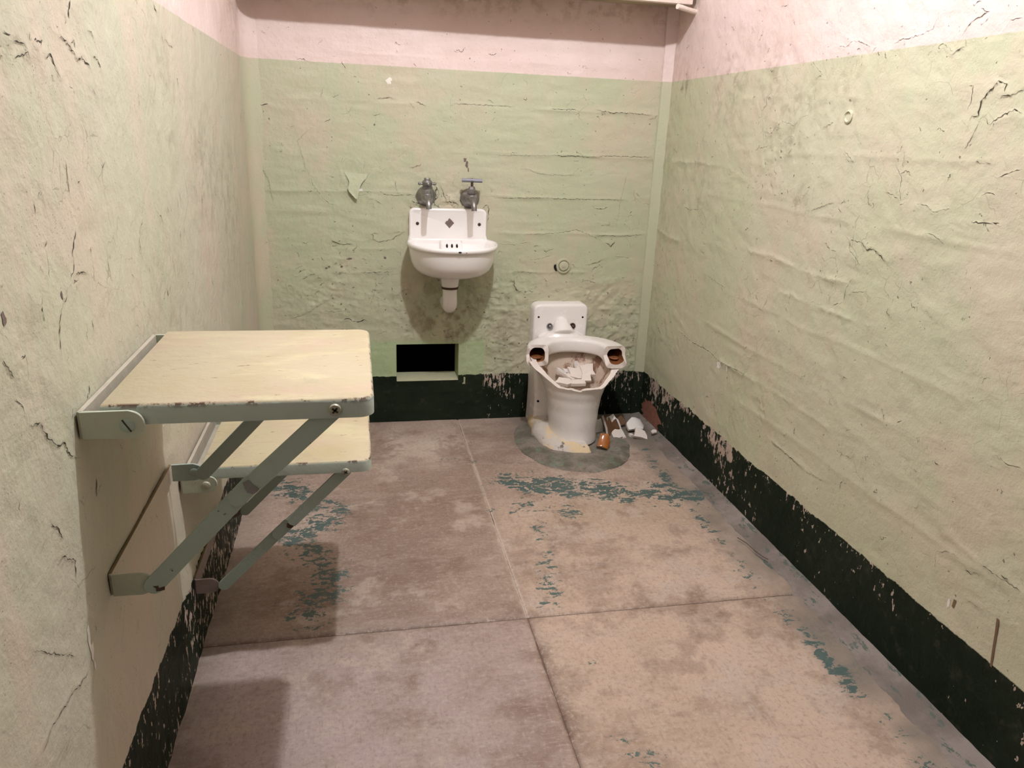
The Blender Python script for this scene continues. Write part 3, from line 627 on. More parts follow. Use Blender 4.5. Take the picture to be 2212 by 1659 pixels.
o = chip_patch('exposed_brick_patch', 2.700, .042, .110, .062, usr, vsr, hR, P_right, MAT['brick'], wall_right, 30, .0015, .30)
for pts, hw in (([(.985, .290), (.982, .26), (.978, .22), (.974, .190)], .0022), ([(1.086, .262), (1.088, .244)], .0025)):
    vv, ff = [], []
    for i, (u, v) in enumerate(pts):
        w_ = hw * (.8 + .5 * R.random()) * (1.3 if i == 0 else 1)
        for s in (-1, 1): vv.append(P_right(u + s * w_, v, float(bilerp(usr, vsr, hR, u, v)) + .0012))
    for i in range(len(pts) - 1): ff.append((2 * i, 2 * i + 1, 2 * i + 3, 2 * i + 2))
    link_mesh('brown_drip', [tuple(float(c) for c in v) for v in vv], ff, MAT['rust_drip'], wall_right, False)
bm = bmesh.new(); lathe(bm, [(.016, 0), (.0155, .004), (.012, .0055), (.0095, .002), (.004, .001), (0, .0025)], (W - float(bilerp(usr, vsr, hR, 1.712, 1.188)) + .001, 1.712, 1.188), (-1, 0, 0), 18, False)
link_bm('wall_plug', bm, MAT['wall_right'], wall_right)

# ---- corner trims, ceiling
nz_ = 90; zs_ = np.linspace(0, H, nz_)
vv, ff = [], []
for z_ in zs_:
    wob = .004 * float(vnoise(np.array([z_ * 9.]), np.array([1.3]), 2)[0])
    vv += [(W - .036 + wob, D - .001, z_), (W - .034 + wob, D - .008, z_), (W + .002, D - .022 + wob, z_), (W + .002, D + .01, z_)]
for i in range(nz_ - 1):
    for j in range(3): ff.append((i * 4 + j, i * 4 + j + 1, (i + 1) * 4 + j + 1, (i + 1) * 4 + j))
tr_ = struct(link_mesh('trim_1', vv, ff, MAT['wall_back'], None, True, 30)); flat_fields(tr_)
vv, ff = [], []; na = 9
for z_ in zs_:
    r_ = .052 + .010 * float(vnoise(np.array([z_ * 6.]), np.array([7.3]), 2)[0])
    for k in range(na):
        a = k / (na - 1) * math.pi / 2; vv.append((r_ - r_ * math.cos(a) + .0005 - .002 * (k == 0), D - r_ + r_ * math.sin(a) - .0005 + .003 * (k == na - 1), z_))
for i in range(nz_ - 1):
    for j in range(na - 1): ff.append((i * na + j, i * na + j + 1, (i + 1) * na + j + 1, (i + 1) * na + j))
tr_ = struct(link_mesh('trim_2', vv, ff, MAT['wall_back'], None, True)); flat_fields(tr_)
bm = bmesh.new(); box(bm, (-.1, -.35, H), (W + .1, D + .1, H + .1)); struct(link_bm('ceiling', bm, MAT['ceiling'], None, False))

# ---- floor: a base, and four cast slabs with joints between them
bm = bmesh.new(); box(bm, (-.12, -1.9, -.12), (W + .12, D + .1, -.0045)); floor = struct(link_bm('floor', bm, MAT['joint_dirt'], None, False))
XJ, YJ = .7455, 1.508
def slab(x0, x1, y0, y1, st, lift):
    us = axis_pts(x0, x1, st); vs = axis_pts(y0, y1, st); U, V = np.meshgrid(us, vs, indexing='ij')
    e = np.minimum(np.minimum(U - x0, x1 - U) , np.minimum(V - y0, y1 - V))
    if x0 <= 0: e = np.minimum(np.where(U < .05, 9, U - x0), np.minimum(x1 - U, np.minimum(V - y0, y1 - V)))
    h = .0016 * fbm(U, V, 3, 61, 3) + .0013 * fbm(U, V, 20, 63, 4) - .004 * np.exp(-np.maximum(e, 0) / .0018) - .0008 * np.exp(-np.maximum(e, 0) / .010) + lift
    wob = fbm(U, V, 11, 66, 3)
    g = .04 + np.maximum.reduce([band(U, V, [(.85, 2.24), (1.0, 2.20), (1.2, 2.13), (1.42, 2.07)], .11, 1.03), blob(U, V, [(.86, 2.07, .09, .95), (.98, 2.02, .09, .8), (.75, 2.06, .035, .7), (.96, 2.33, .04, .62), (.31, 1.82, .04, .7), (.88, 1.05, .055, .85), (.85, 1.10, .05, .75), (.92, 1.04, .04, .8), (.852, 1.326, .016, .8), (1.41, 1.11, .03, .85), (1.40, .95, .05, .85), (1.33, 1.75, .025, .6), (1.18, 1.63, .02, .55)]),
        band(U, V, [(.88, 1.95), (.85, 1.75), (.83, 1.62), (.81, 1.55)], .05, .78), band(U, V, [(.12, 2.30), (.20, 2.18), (.28, 2.12), (.22, 2.0)], .09, .92), band(U, V, [(.16, 1.97), (.22, 1.88), (.26, 1.75), (.23, 1.60)], .095, 1.0), band(U, V, [(.40, 2.49), (.73, 2.44), (.95, 2.40)], .03, .58), band(U, V, [(1.41, 2.45), (1.40, 2.1), (1.385, 1.55), (1.41, .9)], .045, .80)]) * (1 + .5 * wob)
    lil = sst(V, 1.56, 1.45) * sst(U, .80, .70) * (.9 + .4 * wob); oc = sst(U, .70, .80) * sst(V, 2.2, 1.95) * (.8 + .6 * wob) + .35 * sst(U, .70, .8) * sst(V, 2.45, 2.2)
    pn_ = sst(n01(U, V, 12, 241, 5, .68), .42, .60); pale = pn_ * blob(U, V, [(.45, 2.60, .16, .9), (.62, 2.58, .14, .9), (.30, 2.62, .12, .7), (1.3, 2.35, .06, .7), (.77, 1.35, .03, .5)])
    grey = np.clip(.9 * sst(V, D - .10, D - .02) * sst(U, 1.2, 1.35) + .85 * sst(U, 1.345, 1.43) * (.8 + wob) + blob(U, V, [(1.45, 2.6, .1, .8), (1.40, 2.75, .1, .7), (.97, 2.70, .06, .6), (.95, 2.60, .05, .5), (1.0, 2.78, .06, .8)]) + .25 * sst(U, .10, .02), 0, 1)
    joint = np.clip(.75 * np.exp(-np.maximum(e, 0) / .0035) + .35 * np.exp(-np.maximum(e - .002, 0) / .022) * np.clip(.2 + 2.2 * wob, 0, 1), 0, 1)
    if y0 > 1:
        jx = np.abs(U - XJ); pale = np.maximum(pale, 1.0 * np.exp(-(jx / .0045) ** 2)); ee = np.minimum(V - y0, np.abs(y1 - V) + 9); joint = np.clip(.75 * np.exp(-np.maximum(ee, 0) / .0035) + .25 * np.exp(-(jx / .02) ** 2) * np.clip(.1 + 2 * wob, 0, 1), 0, 1)
        if x0 > .5: joint *= .55
    else:
        joint = np.clip(joint * .7 + .55 * np.exp(-((U - XJ - .012) / .014) ** 2) * np.clip(.3 + 1.5 * wob, 0, 1) * (V > .9), 0, 1)
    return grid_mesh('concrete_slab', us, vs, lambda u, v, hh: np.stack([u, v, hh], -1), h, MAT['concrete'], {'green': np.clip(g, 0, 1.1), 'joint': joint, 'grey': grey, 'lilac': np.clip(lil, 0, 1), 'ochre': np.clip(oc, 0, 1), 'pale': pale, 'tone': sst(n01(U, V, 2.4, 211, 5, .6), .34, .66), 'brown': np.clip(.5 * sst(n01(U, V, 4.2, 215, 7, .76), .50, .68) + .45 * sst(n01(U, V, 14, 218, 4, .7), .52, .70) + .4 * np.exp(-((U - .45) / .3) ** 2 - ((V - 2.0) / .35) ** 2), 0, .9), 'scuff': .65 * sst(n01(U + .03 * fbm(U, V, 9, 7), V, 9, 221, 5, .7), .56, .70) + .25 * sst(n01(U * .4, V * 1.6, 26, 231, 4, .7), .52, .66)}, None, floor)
G_ = .0004
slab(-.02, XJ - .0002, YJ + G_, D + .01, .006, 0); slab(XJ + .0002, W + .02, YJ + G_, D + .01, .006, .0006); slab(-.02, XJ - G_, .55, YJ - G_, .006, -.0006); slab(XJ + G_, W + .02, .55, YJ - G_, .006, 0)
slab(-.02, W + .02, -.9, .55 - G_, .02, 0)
# grey cement fillet where the floor meets the right wall
ys_ = np.linspace(.3, D, 150); vv, ff = [], []
for y_ in ys_:
    wob = .010 * float(fbm(np.array([y_]), np.array([2.2]), 5, 4, 3)[0]); wd = .072 + wob - .02 * (y_ > 2.5)
    for k in range(6):
        t = k / 5; vv.append((W + .004 - wd * (1 - t), y_, -.001 + .017 * t ** 1.5 + .0015 * float(vnoise(np.array([y_ * 30]), np.array([k * 2.1]), 3)[0]) * (k > 0)))
for i in range(len(ys_) - 1):
    for j in range(5): ff.append((i * 6 + j, i * 6 + j + 1, (i + 1) * 6 + j + 1, (i + 1) * 6 + j))
struct(link_mesh('trim_3', vv, ff, MAT['curb'], None, True))
# the dark mortar ring round the foot of the toilet
us = np.linspace(.90, 1.43, 110); vs = np.linspace(2.25, 2.845, 120); U, V = np.meshgrid(us, vs, indexing='ij')
q = np.sqrt(((U - 1.150) / .220) ** 2 + ((V - 2.560) / .280) ** 2) + .05 * fbm(U, V, 9, 71, 3); uc, vc = None, None
hh = np.where(q < 1, .010 * sst(q, 1.02, .80) + .0015 * fbm(U, V, 40, 73, 3) + .002, -.008)
kp = q < 1.015; kp = kp[:-1, :-1] & kp[1:, 1:] & kp[1:, :-1] & kp[:-1, 1:]
grid_mesh('mortar_ring', us, vs, lambda u, v, h_: np.stack([u, v, h_], -1), hh, MAT['ring'], {}, kp, floor)
vv, ff = [], []
wire = [(1.440, 1.78), (1.452, 1.745), (1.455, 1.70), (1.463, 1.668), (1.470, 1.655)]
bm = bmesh.new(); tube(bm, [(x, y, .012) for x, y in wire], .0011, 6); tag(link_bm('bent_wire', bm, MAT['rusty']), 'thin dark bent wire lying on the grey cement fillet by the right wall', 'wire')

# ------------------------------------------------------------------ the fold-down table and seat
def arc(cx, cz, r, a0, a1, n=9): return [(cx + r * math.cos(a0 + (a1 - a0) * k / n), cz + r * math.sin(a0 + (a1 - a0) * k / n)) for k in range(n + 1)]
def tray(bm, x0, x1, y0, y1, zt, drop, rad):
    """a pressed steel top: flat sheet with a turned-down edge on three sides"""
    def outline(ins):
        r = max(rad - ins, .002); X1, Y0, Y1 = x1 - ins, y0 + ins, y1 - ins
        p = [(x0 + ins * .3, Y0)]
        for k in range(9): a = -math.pi / 2 + math.pi / 2 * k / 8; p.append((X1 - r + r * math.cos(a), Y0 + r + r * math.sin(a)))
        for k in range(9): a = math.pi / 2 * k / 8; p.append((X1 - r + r * math.cos(a), Y1 - r + r * math.sin(a)))
        p.append((x0 + ins * .3, Y1)); return p
    rings = []
    for ins, z in ((0, zt - drop), (0, zt - .006), (.0010, zt - .0030), (.0028, zt - .0009), (.0055, zt)): rings.append([bm.verts.new((x, y, z)) for x, y in outline(ins)])
    inn = [[bm.verts.new((x, y, z)) for x, y in outline(.0035)] for z in (zt - drop, zt - .005)]
    n = len(rings[0])
    for a, b in list(zip(rings, rings[1:])) + [(inn[0], inn[1])]:
        for k in range(n): bm.faces.new((a[k], a[(k + 1) % n], b[(k + 1) % n], b[k]))
    bm.faces.new(rings[-1]); bm.faces.new(inn[1])
    for k in range(n): bm.faces.new((rings[0][k], rings[0][(k + 1) % n], inn[0][(k + 1) % n], inn[0][k]))
def ear_outline(xa, xb, z0, z1):
    r = (z1 - z0) / 2; return [(xa, z0)] + arc(xb - r, (z0 + z1) / 2, r, -math.pi / 2, math.pi / 2, 12) + [(xa, z1)]
def link_outline(p, q, w, round_p=True, round_q=True):
    a = math.atan2(q[1] - p[1], q[0] - p[0]); r = w / 2
    e = arc(q[0], q[1], r, a - math.pi / 2, a + math.pi / 2, 10) if round_q else [(q[0] + r * math.cos(a - math.pi / 2), q[1] + r * math.sin(a - math.pi / 2)), (q[0] + .004 * math.cos(a), q[1] + .004 * math.sin(a)), (q[0] + r * math.cos(a + math.pi / 2), q[1] + r * math.sin(a + math.pi / 2))]
    s = arc(p[0], p[1], r, a + math.pi / 2, a + 3 * math.pi / 2, 10) if round_p else [(p[0] + r * math.cos(a + math.pi / 2), p[1] + r * math.sin(a + math.pi / 2)), (p[0] + r * math.cos(a - math.pi / 2), p[1] + r * math.sin(a - math.pi / 2))]
    return e + s
def plate(name, outl, y0, y1, mat, parent, bev=.0008, label=None):
    bm = bmesh.new(); prism(bm, outl, 1, y0, y1, bev, 1); o = link_bm(name, bm, mat, parent, True, 40)
    if label: o['label'] = label
    return o
def screw(x, z, y, r, kind, parent, mat, depth=.0035, face=-1):
    bm = bmesh.new(); lathe(bm, [(r, 0), (r, depth * .35), (r * .85, depth * .8), (r * .45, depth), (0, depth * 1.02)], (x, y, z), (0, face, 0), 22, False)
    s = link_bm('screw', bm, mat, parent)
    bm = bmesh.new(); yy = y + face * depth * 1.02
    def bar(L, t, ang):
        c, s_ = math.cos(ang), math.sin(ang); q = [(-L, -t), (L, -t), (L, t), (-L, t)]
        prism(bm, [(x + a * c - b * s_, z + a * s_ + b * c) for a, b in q], 1, yy - .0002, yy + .0006)
    if kind == 'slot': bar(r * .98, r * .10, -1.05)
    elif kind == 'cross': bar(r * .55, r * .16, .9); bar(r * .55, r * .16, .9 + math.pi / 2)
    if kind in ('slot', 'cross'): link_bm('slot', bm, MAT['dark_gap'], s, False)
    else: bm.free()
    return s
def folding(kind, label, x0, x1, y0, y1, zt, drop, ear, low, brace, paint, lowmat, yb):
    t = thing(kind, label, 'table' if 'table' in kind else 'seat', (0, (y0 + y1) / 2, zt - drop))
    bm = bmesh.new(); tray(bm, x0, x1, y0, y1, zt, drop, .022); link_bm('tabletop' if 'table' in kind else 'seat_top', bm, paint, t, True, 50)
    # wall bracket: channel along the wall with an ear at each end
    bm = bmesh.new(); box(bm, (.003, y0 - .004, ear[0]), (.0095, y1 + .006, ear[1]), .0008, 1); box(bm, (.003, y0 - .002, ear[0]), (.030, y1 + .004, ear[0] + .004), .0008, 1)
    wb = link_bm('wall_bracket', bm, MAT['worn_bracket'], t, True, 40)
    for k, (ya, yb_) in enumerate(((y0 - .0055, y0 - .0010), (y1 + .0010, y1 + .0055))):
        e = plate('hinge_ear', ear_outline(.006, ear[2], ear[0], ear[1]), ya, yb_, MAT['bracket'], wb)
        if k == 0: e['label'] = 'rounded front ear of the wall bracket'
    f = screw(ear[2] - .0215, (ear[0] + ear[1]) / 2 - .001, y0 - .0052, .0098 if 'table' in kind else .0085, 'slot' if 'table' in kind else 'plain', t, MAT['bar'] if 'table' in kind else MAT['screw'], .0022 if 'table' in kind else .005)
    screw(ear[2] - .0215, (ear[0] + ear[1]) / 2 - .001, y1 + .0052, .0098, 'slot', t, MAT['bar'], .0022, 1)
    # lower bracket
    bm = bmesh.new(); box(bm, (.002, low[3], low[0]), (.0055, low[4], low[1]), .0006, 1); lb = link_bm('brace_bracket', bm, MAT['wall_left'] if 'table' in kind else lowmat, t, True, 40); flat_fields(lb)
    bm = bmesh.new(); box(bm, (.002, low[3] + .002, low[1] - .0003), (.0058, low[4], low[1] + .0010)); link_bm('dirt_line', bm, MAT['dirt_line'], lb, False)
    plate('bracket_ear', ear_outline(.006, low[2], low[0], low[1]), low[3] - .004, low[3], lowmat, lb)
    plate('bracket_ear', ear_outline(.006, low[2], low[0], low[1]), low[4], low[4] + .004, lowmat if 'stool' in kind else MAT['bar'], lb)
    # the two folding braces
    P, J, Q, w = brace
    for side, yy, s in ((0, y0 + .0045, 1), (1, y1 - .0095, 1)):
        yl = low[3] - .0085 if side == 0 else low[4] - .006
        br = plate('brace', link_outline(P, (J[0] + (P[0] - J[0]) * .06, J[1] + (P[1] - J[1]) * .06), w, True, False), yy, yy + .006, MAT['bar'], t)
        ys = (yy + yl) / 2 - .002
        k1 = (J[0] - (P[0] - J[0]) * .17, J[1] - (P[1] - J[1]) * .17)
        plate('knuckle', link_outline((J[0] + (P[0] - J[0]) * .12, J[1] + (P[1] - J[1]) * .12), k1, w * .98, False, True), yy + .0045, yy + .0085, MAT['bar'], br)
        # lower link lies a little behind the knuckle
        bm = bmesh.new(); prism(bm, link_outline((J[0] + (P[0] - J[0]) * .02, J[1] + (P[1] - J[1]) * .02), Q, w, False, True), 1, -.0025, .0025, .0008, 1)
        L = math.hypot(J[0] - Q[0], J[1] - Q[1])
        ya, yb2 = yy + .0115, yl + .0025
        for v in bm.verts:
            tt = ((v.co.x - Q[0]) * (J[0] - Q[0]) + (v.co.z - Q[1]) * (J[1] - Q[1])) / (L * L); v.co.y += yb2 + (ya - yb2) * max(-.1, min(1.05, tt))
        link_bm('lower_brace', bm, MAT['bar'], br, True, 40)
        if side == 0:
            a = math.atan2(P[1] - J[1], P[0] - J[0]); c, s_ = math.cos(a), math.sin(a); bm = bmesh.new()
            pts = [(-.011, .004), (-.008, .011), (-.002, .0128), (.004, .0125), (.003, .002), (.004, -.008), (-.004, -.011), (-.008, -.004)] if 'table' in kind else [(-.004, .002), (.0, .010), (.008, .011), (.010, .002), (.003, -.004)]
            q = (J[0] + (P[0] - J[0]) * .00, J[1] + (P[1] - J[1]) * .00)
            prism(bm, [(q[0] + u * c + v * s_, q[1] + u * s_ - v * c) for u, v in pts], 1, yy + .0038, yy + .0050)
            link_bm('bare_patch', bm, MAT['bare_steel'] if 'table' in kind else MAT['rusty'], br, False)
            pts = [(-.002, .010), (.004, .006), (.002, .002), (.010, .000), (.006, -.006), (.001, -.004), (-.004, -.001), (-.001, .004)]
            bm = bmesh.new(); q = (Q[0] + .006, Q[1] - .006); prism(bm, [(q[0] + u * .9 - v * .5, q[1] + u * .5 + v * .7) for u, v in pts], 1, yl - .0006, yl + .001)
            if 'table' in kind: link_bm('rust_chip', bm, MAT['rusty'], br, False)
            else: bm.free()
    screw(P[0], P[1] + .0005, y0 - .0002, .0088 if 'table' in kind else .0078, 'cross', t, MAT['screw'], .0042)
    screw(low[2] - .0165, (low[0] + low[1]) / 2, low[4] - .0003, .0085, 'plain', t, MAT['bar'], .0015)
    return t
folding('folding_table', 'larger upper fold-down steel table with a worn cream top on the left wall', .030, .378, .988, 1.368, .765, .029, (.7195, .7575, .083), (.466, .5005, .062, 1.012, 1.384), ((.325, .748), (.206, .636), (.062, .4815), .0265), MAT['table_paint'], MAT['bracket'], 0)
folding('folding_stool', 'lower fold-down steel seat behind and below the cream table', .042, .378, 1.452, 1.812, .463, .027, (.4085, .4445, .073), (.1625, .1975, .054, 1.470, 1.80), ((.325, .438), (.201, .316), (.064, .1815), .0235), MAT['seat_paint'], MAT['pinkish'], 0)

# ------------------------------------------------------------------ the wash basin
sink = thing('wash_basin', 'small white wall-hung wash basin with a high back below two taps', 'sink', (.70, D, .60))
CXS, YC, AX, BY, ZR = .7015, 2.752, .1655, .212, .732
def sink_outline(sx, sy, cx=CXS, yc=YC, n=40, yb=D - .012, back=.148):
    p = []
    for k in range(n + 1):
        a = math.pi * k / n; p.append((cx - AX * sx * math.cos(a), yc - BY * sy * math.sin(a) * (1 - .05 * math.sin(a) ** 4)))
    m = 6
    for k in range(1, m + 1):
        t = k / m; p.append((cx + AX * sx + (back * sx - AX * sx) * (t ** 1.5), yc + (yb - yc) * t))
    for k in range(m, 0, -1):
        t = k / m; p.append((cx - AX * sx - (back * sx - AX * sx) * (t ** 1.5), yc + (yb - yc) * t))
    return p
def ring_mesh(bm, rings, close_first=False, close_last=False):
    R_ = [[bm.verts.new(v) for v in r] for r in rings]; n = len(R_[0])
    for a, b in zip(R_, R_[1:]):
        for k in range(n): bm.faces.new((a[k], a[(k + 1) % n], b[(k + 1) % n], b[k]))
    if close_first: bm.faces.new(R_[0])
    if close_last: bm.faces.new(R_[-1])
bm = bmesh.new(); rings = []
def bowl_ring(f, z, shift=0.0, yb=D - .012, sxf=1.0):
    cy = YC - shift; return [(x, y, z) for x, y in sink_outline(f * sxf, f, CXS - .004 * (1 - f), YC + .0 + (.03 * (1 - f)), 40, yb)]
# outer bowl from the drain up, over the rolled rim and down inside
for f, z, yb in ((.16, .6115, 2.79), (.40, .6120, 2.80), (.60, .6165, 2.808), (.75, .6270, 2.815), (.85, .6430, 2.822), (.905, .6650, 2.828), (.935, .6900, 2.832), (.950, .7100, 2.833), (.955, .7175, 2.833), (.985, .7185, 2.833), (1.0, .7225, 2.833), (1.004, .7275, 2.833), (.998, .7325, 2.833), (.980, .7350, 2.833)):
    rings.append(bowl_ring(f, z, 0, yb))
def inner_ring(f, z, yb):
    return [(x, y, z) for x, y in sink_outline(f, f, CXS, YC - .004, 40, yb, .140)]
for f, z, yb in ((.955, .7335, 2.824), (.93, .7290, 2.820), (.905, .7190, 2.815), (.87, .6950, 2.808), (.82, .6720, 2.790), (.72, .6520, 2.780), (.55, .6400, 2.765), (.30, .6350, 2.745), (.12, .6340, 2.735)): rings.append(inner_ring(f, z, yb))
ring_mesh(bm, rings, True, True); link_bm('basin', bm, MAT['sink'], sink, True, 60)
bm = bmesh.new()
def splash(ins, y, zb, zt=.8465, x0=.5495, x1=.8385, r=.020):
    r2 = max(r - ins, .004); p = [(x0 + ins - .006, zb), (x0 + ins, zb + .025)]
    p += arc(x0 + ins + r2, zt - ins - r2, r2, math.pi, math.pi / 2, 8); p += arc(x1 - ins - r2, zt - ins - r2, r2, math.pi / 2, 0, 8); p += [(x1 - ins, zb + .025), (x1 - ins + .008, zb)]
    return [(x, y, z) for x, z in p]
ring_mesh(bm, [splash(0, D + .002, .7250), splash(0, D - .016, .7250), splash(.0015, D - .0195, .7255), splash(.005, D - .0215, .7260), splash(.009, D - .0210, .7265), splash(.013, D - .0185, .7270)], True, True)
link_bm('backsplash', bm, MAT['sink'], sink, True, 45)
bm = bmesh.new(); box(bm, (CXS - .134, D - .030, .700), (CXS + .134, D - .014, .7365), .006, 3); link_bm('deck', bm, MAT['sink'], sink, True, 50)
bm = bmesh.new(); x0, x1 = .662, .741
pr = [(D - .016, .638), (D - .150, .638), (D - .122, .668), (D - .098, .698), (D - .080, .7190), (D - .066, .7280), (D - .050, .7320), (D - .016, .7345)]
prism(bm, pr, 0, x0, x1, .006, 3); ov = link_bm('overflow_box', bm, MAT['sink'], sink, True, 50)
for xx in (.683, .7015, .720):
    bm = bmesh.new(); ellipsoid(bm, (xx, D - .0815, .7165), (.0040, .0060, .0095), 12); link_bm('overflow_slot', bm, MAT['black'], ov)
bm = bmesh.new(); cp = [(.556 + .278 * k / 44, D - .003, .8440 if abs(k - 9) < 8 or abs(k - 35) < 8 else .8475 + .004 * math.sin(k * 1.7) * math.sin(k * .6)) for k in range(45)]
tube(bm, cp, [.0020 if abs(k - 9) < 8 or abs(k - 35) < 8 else .0045 + .0075 * abs(math.sin(k * 2.3 + math.sin(k * .9) * 2)) for k in range(45)], 9); link_bm('plaster_bead', bm, MAT['caulk'], sink, True, 60)
for xx in (.580, .8115):
    bm = bmesh.new(); lathe(bm, [(.0062, 0), (.0058, .002), (.003, .0032), (0, .0034)], (xx, D - .0186, .7905), (0, -1, 0), 14, False); s_ = link_bm('fixing_screw', bm, MAT['corroded'], sink)
bm = bmesh.new()
prism(bm, [(.6985 + a, .7935 + b) for a, b in ((0, .0185), (.009, .0100), (.0175, .0005), (.008, -.0095), (.0005, -.0190), (-.0080, -.0090), (-.0165, .0), (-.0130, .0045), (-.0120, .0080), (-.0070, .0075), (-.0045, .0125))], 1, D - .0200, D - .0175, .0004, 1)
link_bm('diamond_residue', bm, MAT['diamond'], sink, True, 30)['label'] = 'grey-brown diamond of old glue on the back'
for x, y, z, r in ((.7035, YC - BY * .962, .7270, (.0062, .003, .0028)), (.8645, YC - .026, .7275, (.0028, .003, .0040)), (.726, YC - BY * .955, .7255, (.0018, .002, .0014))):
    bm = bmesh.new(); ellipsoid(bm, (x, y, z), r, 10); link_bm('enamel_chip', bm, MAT['black'], sink)
bm = bmesh.new(); tube(bm, [(.690, 2.715, .622), (.690, 2.715, .600), (.690, 2.715, .5765)], [.0355, .0330, .0300], 24); dp = link_bm('drain_pipe', bm, MAT['sink'], sink, True, 50)
bm = bmesh.new(); tube(bm, [(.690, 2.715, .5775), (.690, 2.715, .5690)], [.0312, .0306], 24); link_bm('coupling_ring', bm, MAT['rusty'], dp, True, 40)
bm = bmesh.new(); tube(bm, [(.690, 2.715, .570), (.690, 2.715, .535), (.691, 2.718, .520), (.692, 2.728, .506), (.693, 2.745, .497), (.693, 2.775, .494), (.693, D + .004, .494)], [.0265, .0265, .0268, .0270, .0265, .0262, .0262], 22); link_bm('trap_bend', bm, MAT['sink'], dp, True, 60)

# ------------------------------------------------------------------ the taps
def tap(kind, label, x, z, handle):
    t = thing(kind, label, 'tap', (x, D, z), 'taps above the wash basin'); m = MAT['nickel'] if handle == 'cross' else MAT['worn_nickel']
    bm = bmesh.new(); lathe(bm, [(.036, -.004), (.0365, .003), (.0335, .009), (.026, .015), (.020, .020), (.0185, .024)], (x, D, z), (0, -1, 0), 28); link_bm('wall_flange', bm, m, t)
    bm = bmesh.new(); ellipsoid(bm, (x, D - .046, z + .002), (.0215, .029, .0220), 22)
    tube(bm, [(x, D - .012, z), (x, D - .040, z)], [.0150, .0165], 20); link_bm('body', bm, m, t)
    bm = bmesh.new(); tube(bm, [(x, D - .052, z + .000), (x, D - .078, z - .001), (x, D - .098, z - .006), (x, D - .110, z - .015), (x + .0005, D - .114, z - .026), (x + .0008, D - .115, z - .036)], [.0135, .0125, .0112, .0102, .0098, .0098], 18); link_bm('spout', bm, m, t)
    bm = bmesh.new()
    if handle == 'cross':
        lathe(bm, [(.0180, .008), (.0180, .020), (.0168, .026), (.0195, .030), (.0195, .035), (.0140, .037)], (x, D - .052, z + .002), (0, 0, 1), 22); link_bm('bonnet', bm, m, t)
        h = z + .041; bm = bmesh.new(); lathe(bm, [(.0150, -.004), (.0185, .003), (.0190, .012), (.0140, .019), (.0110, .0195), (.0112, .026), (.0105, .0270), (0, .0270)], (x, D - .052, h), (0, 0, 1), 22, False); hd = link_bm('cross_handle', bm, m, t)
        for a in (.05, .05 + math.pi / 2, .05 + math.pi, .05 + 1.5 * math.pi):
            d = Vector((math.cos(a), math.sin(a), 0)); c = Vector((x, D - .052, h + .007)); bm = bmesh.new(); tube(bm, [c + d * .012, c + d * .0235], [.0052, .0042], 12); ellipsoid(bm, c + d * .0275, (.0062, .0062, .0062), 14); link_bm('handle_knob', bm, m, hd)
    else:
        lathe(bm, [(.0150, .010), (.0135, .016), (.0185, .020), (.0185, .031), (.0130, .034), (.0110, .042), (.0090, .044)], (x, D - .052, z + .002), (0, 0, 1), 6); link_bm('packing_nut', bm, m, t, True, 25)
        bm = bmesh.new(); tube(bm, [(x, D - .052, z + .040), (x, D - .052, z + .066)], [.0052, .0048], 10); link_bm('stem', bm, MAT['brass_grey'], t)
        bm = bmesh.new(); tube(bm, [(x - .0370, D - .050, z + .0675), (x + .0370, D - .053, z + .0665)], .0068, 18); hd = link_bm('tee_handle', bm, MAT['grey_handle'], t, True, 50)
        bm = bmesh.new(); tube(bm, [(x - .0025, D - .052, z + .0672), (x + .0025, D - .052, z + .0670)], .0082, 16); link_bm('collar', bm, m, hd)
    return t
tap('cross_tap', 'dull metal tap with a short four-knob cross handle, over the basin', .6125, .8880, 'cross')
tap('tee_tap', 'dull metal tap with a straight T-bar handle, over the basin', .7755, .8845, 'tee')

# ------------------------------------------------------------------ the pipe cap on the back wall, the pipe stub under the shelf
pc = thing('wall_pipe_cap', 'round green-painted stepped pipe cap on the back wall above the toilet', 'pipe cap', (1.153, D, .634))
bm = bmesh.new(); lathe(bm, [(.0300, -.003), (.0298, .006), (.0275, .0085), (.0225, .0085), (.0205, .0040), (.0188, .0040), (.0178, .0105), (.0160, .0115), (.0080, .0115)], (1.153, D, .634), (0, -1, 0), 36); link_bm('cap_disc', bm, MAT['wall_back'], pc, True, 40)
bm = bmesh.new(); lathe(bm, [(.0080, .0115), (.0076, .0070), (.0064, .0070), (.0060, .0130), (.0050, .0140), (0, .0140)], (1.153, D, .634), (0, -1, 0), 22, False); link_bm('nub', bm, MAT['wall_back'], pc)
bm = bmesh.new(); prism(bm, [(1.1215, .640), (1.1155, .637), (1.1140, .629), (1.1175, .620), (1.1240, .613), (1.1275, .6125), (1.1255, .622), (1.1255, .632)], 1, D - .0050, D + .001); link_bm('open_gap', bm, MAT['black'], pc, False)
ps = thing('pipe_stub', 'short open pipe stub poking from the pink wall under the shelf', 'pipe', (.747, D, 1.552))
bm = bmesh.new(); lathe(bm, [(.0105, -.004), (.0105, .026), (.0085, .028), (.0070, .026), (.0070, .004)], (.747, D, 1.554), (0, -1, 0), 20, False); pb = link_bm('pipe_wall', bm, MAT['shelf'], ps)
bm = bmesh.new(); lathe(bm, [(.0072, .020), (0, .020)], (.747, D, 1.554), (0, -1, 0), 16, False); link_bm('pipe_bore', bm, MAT['black'], ps)

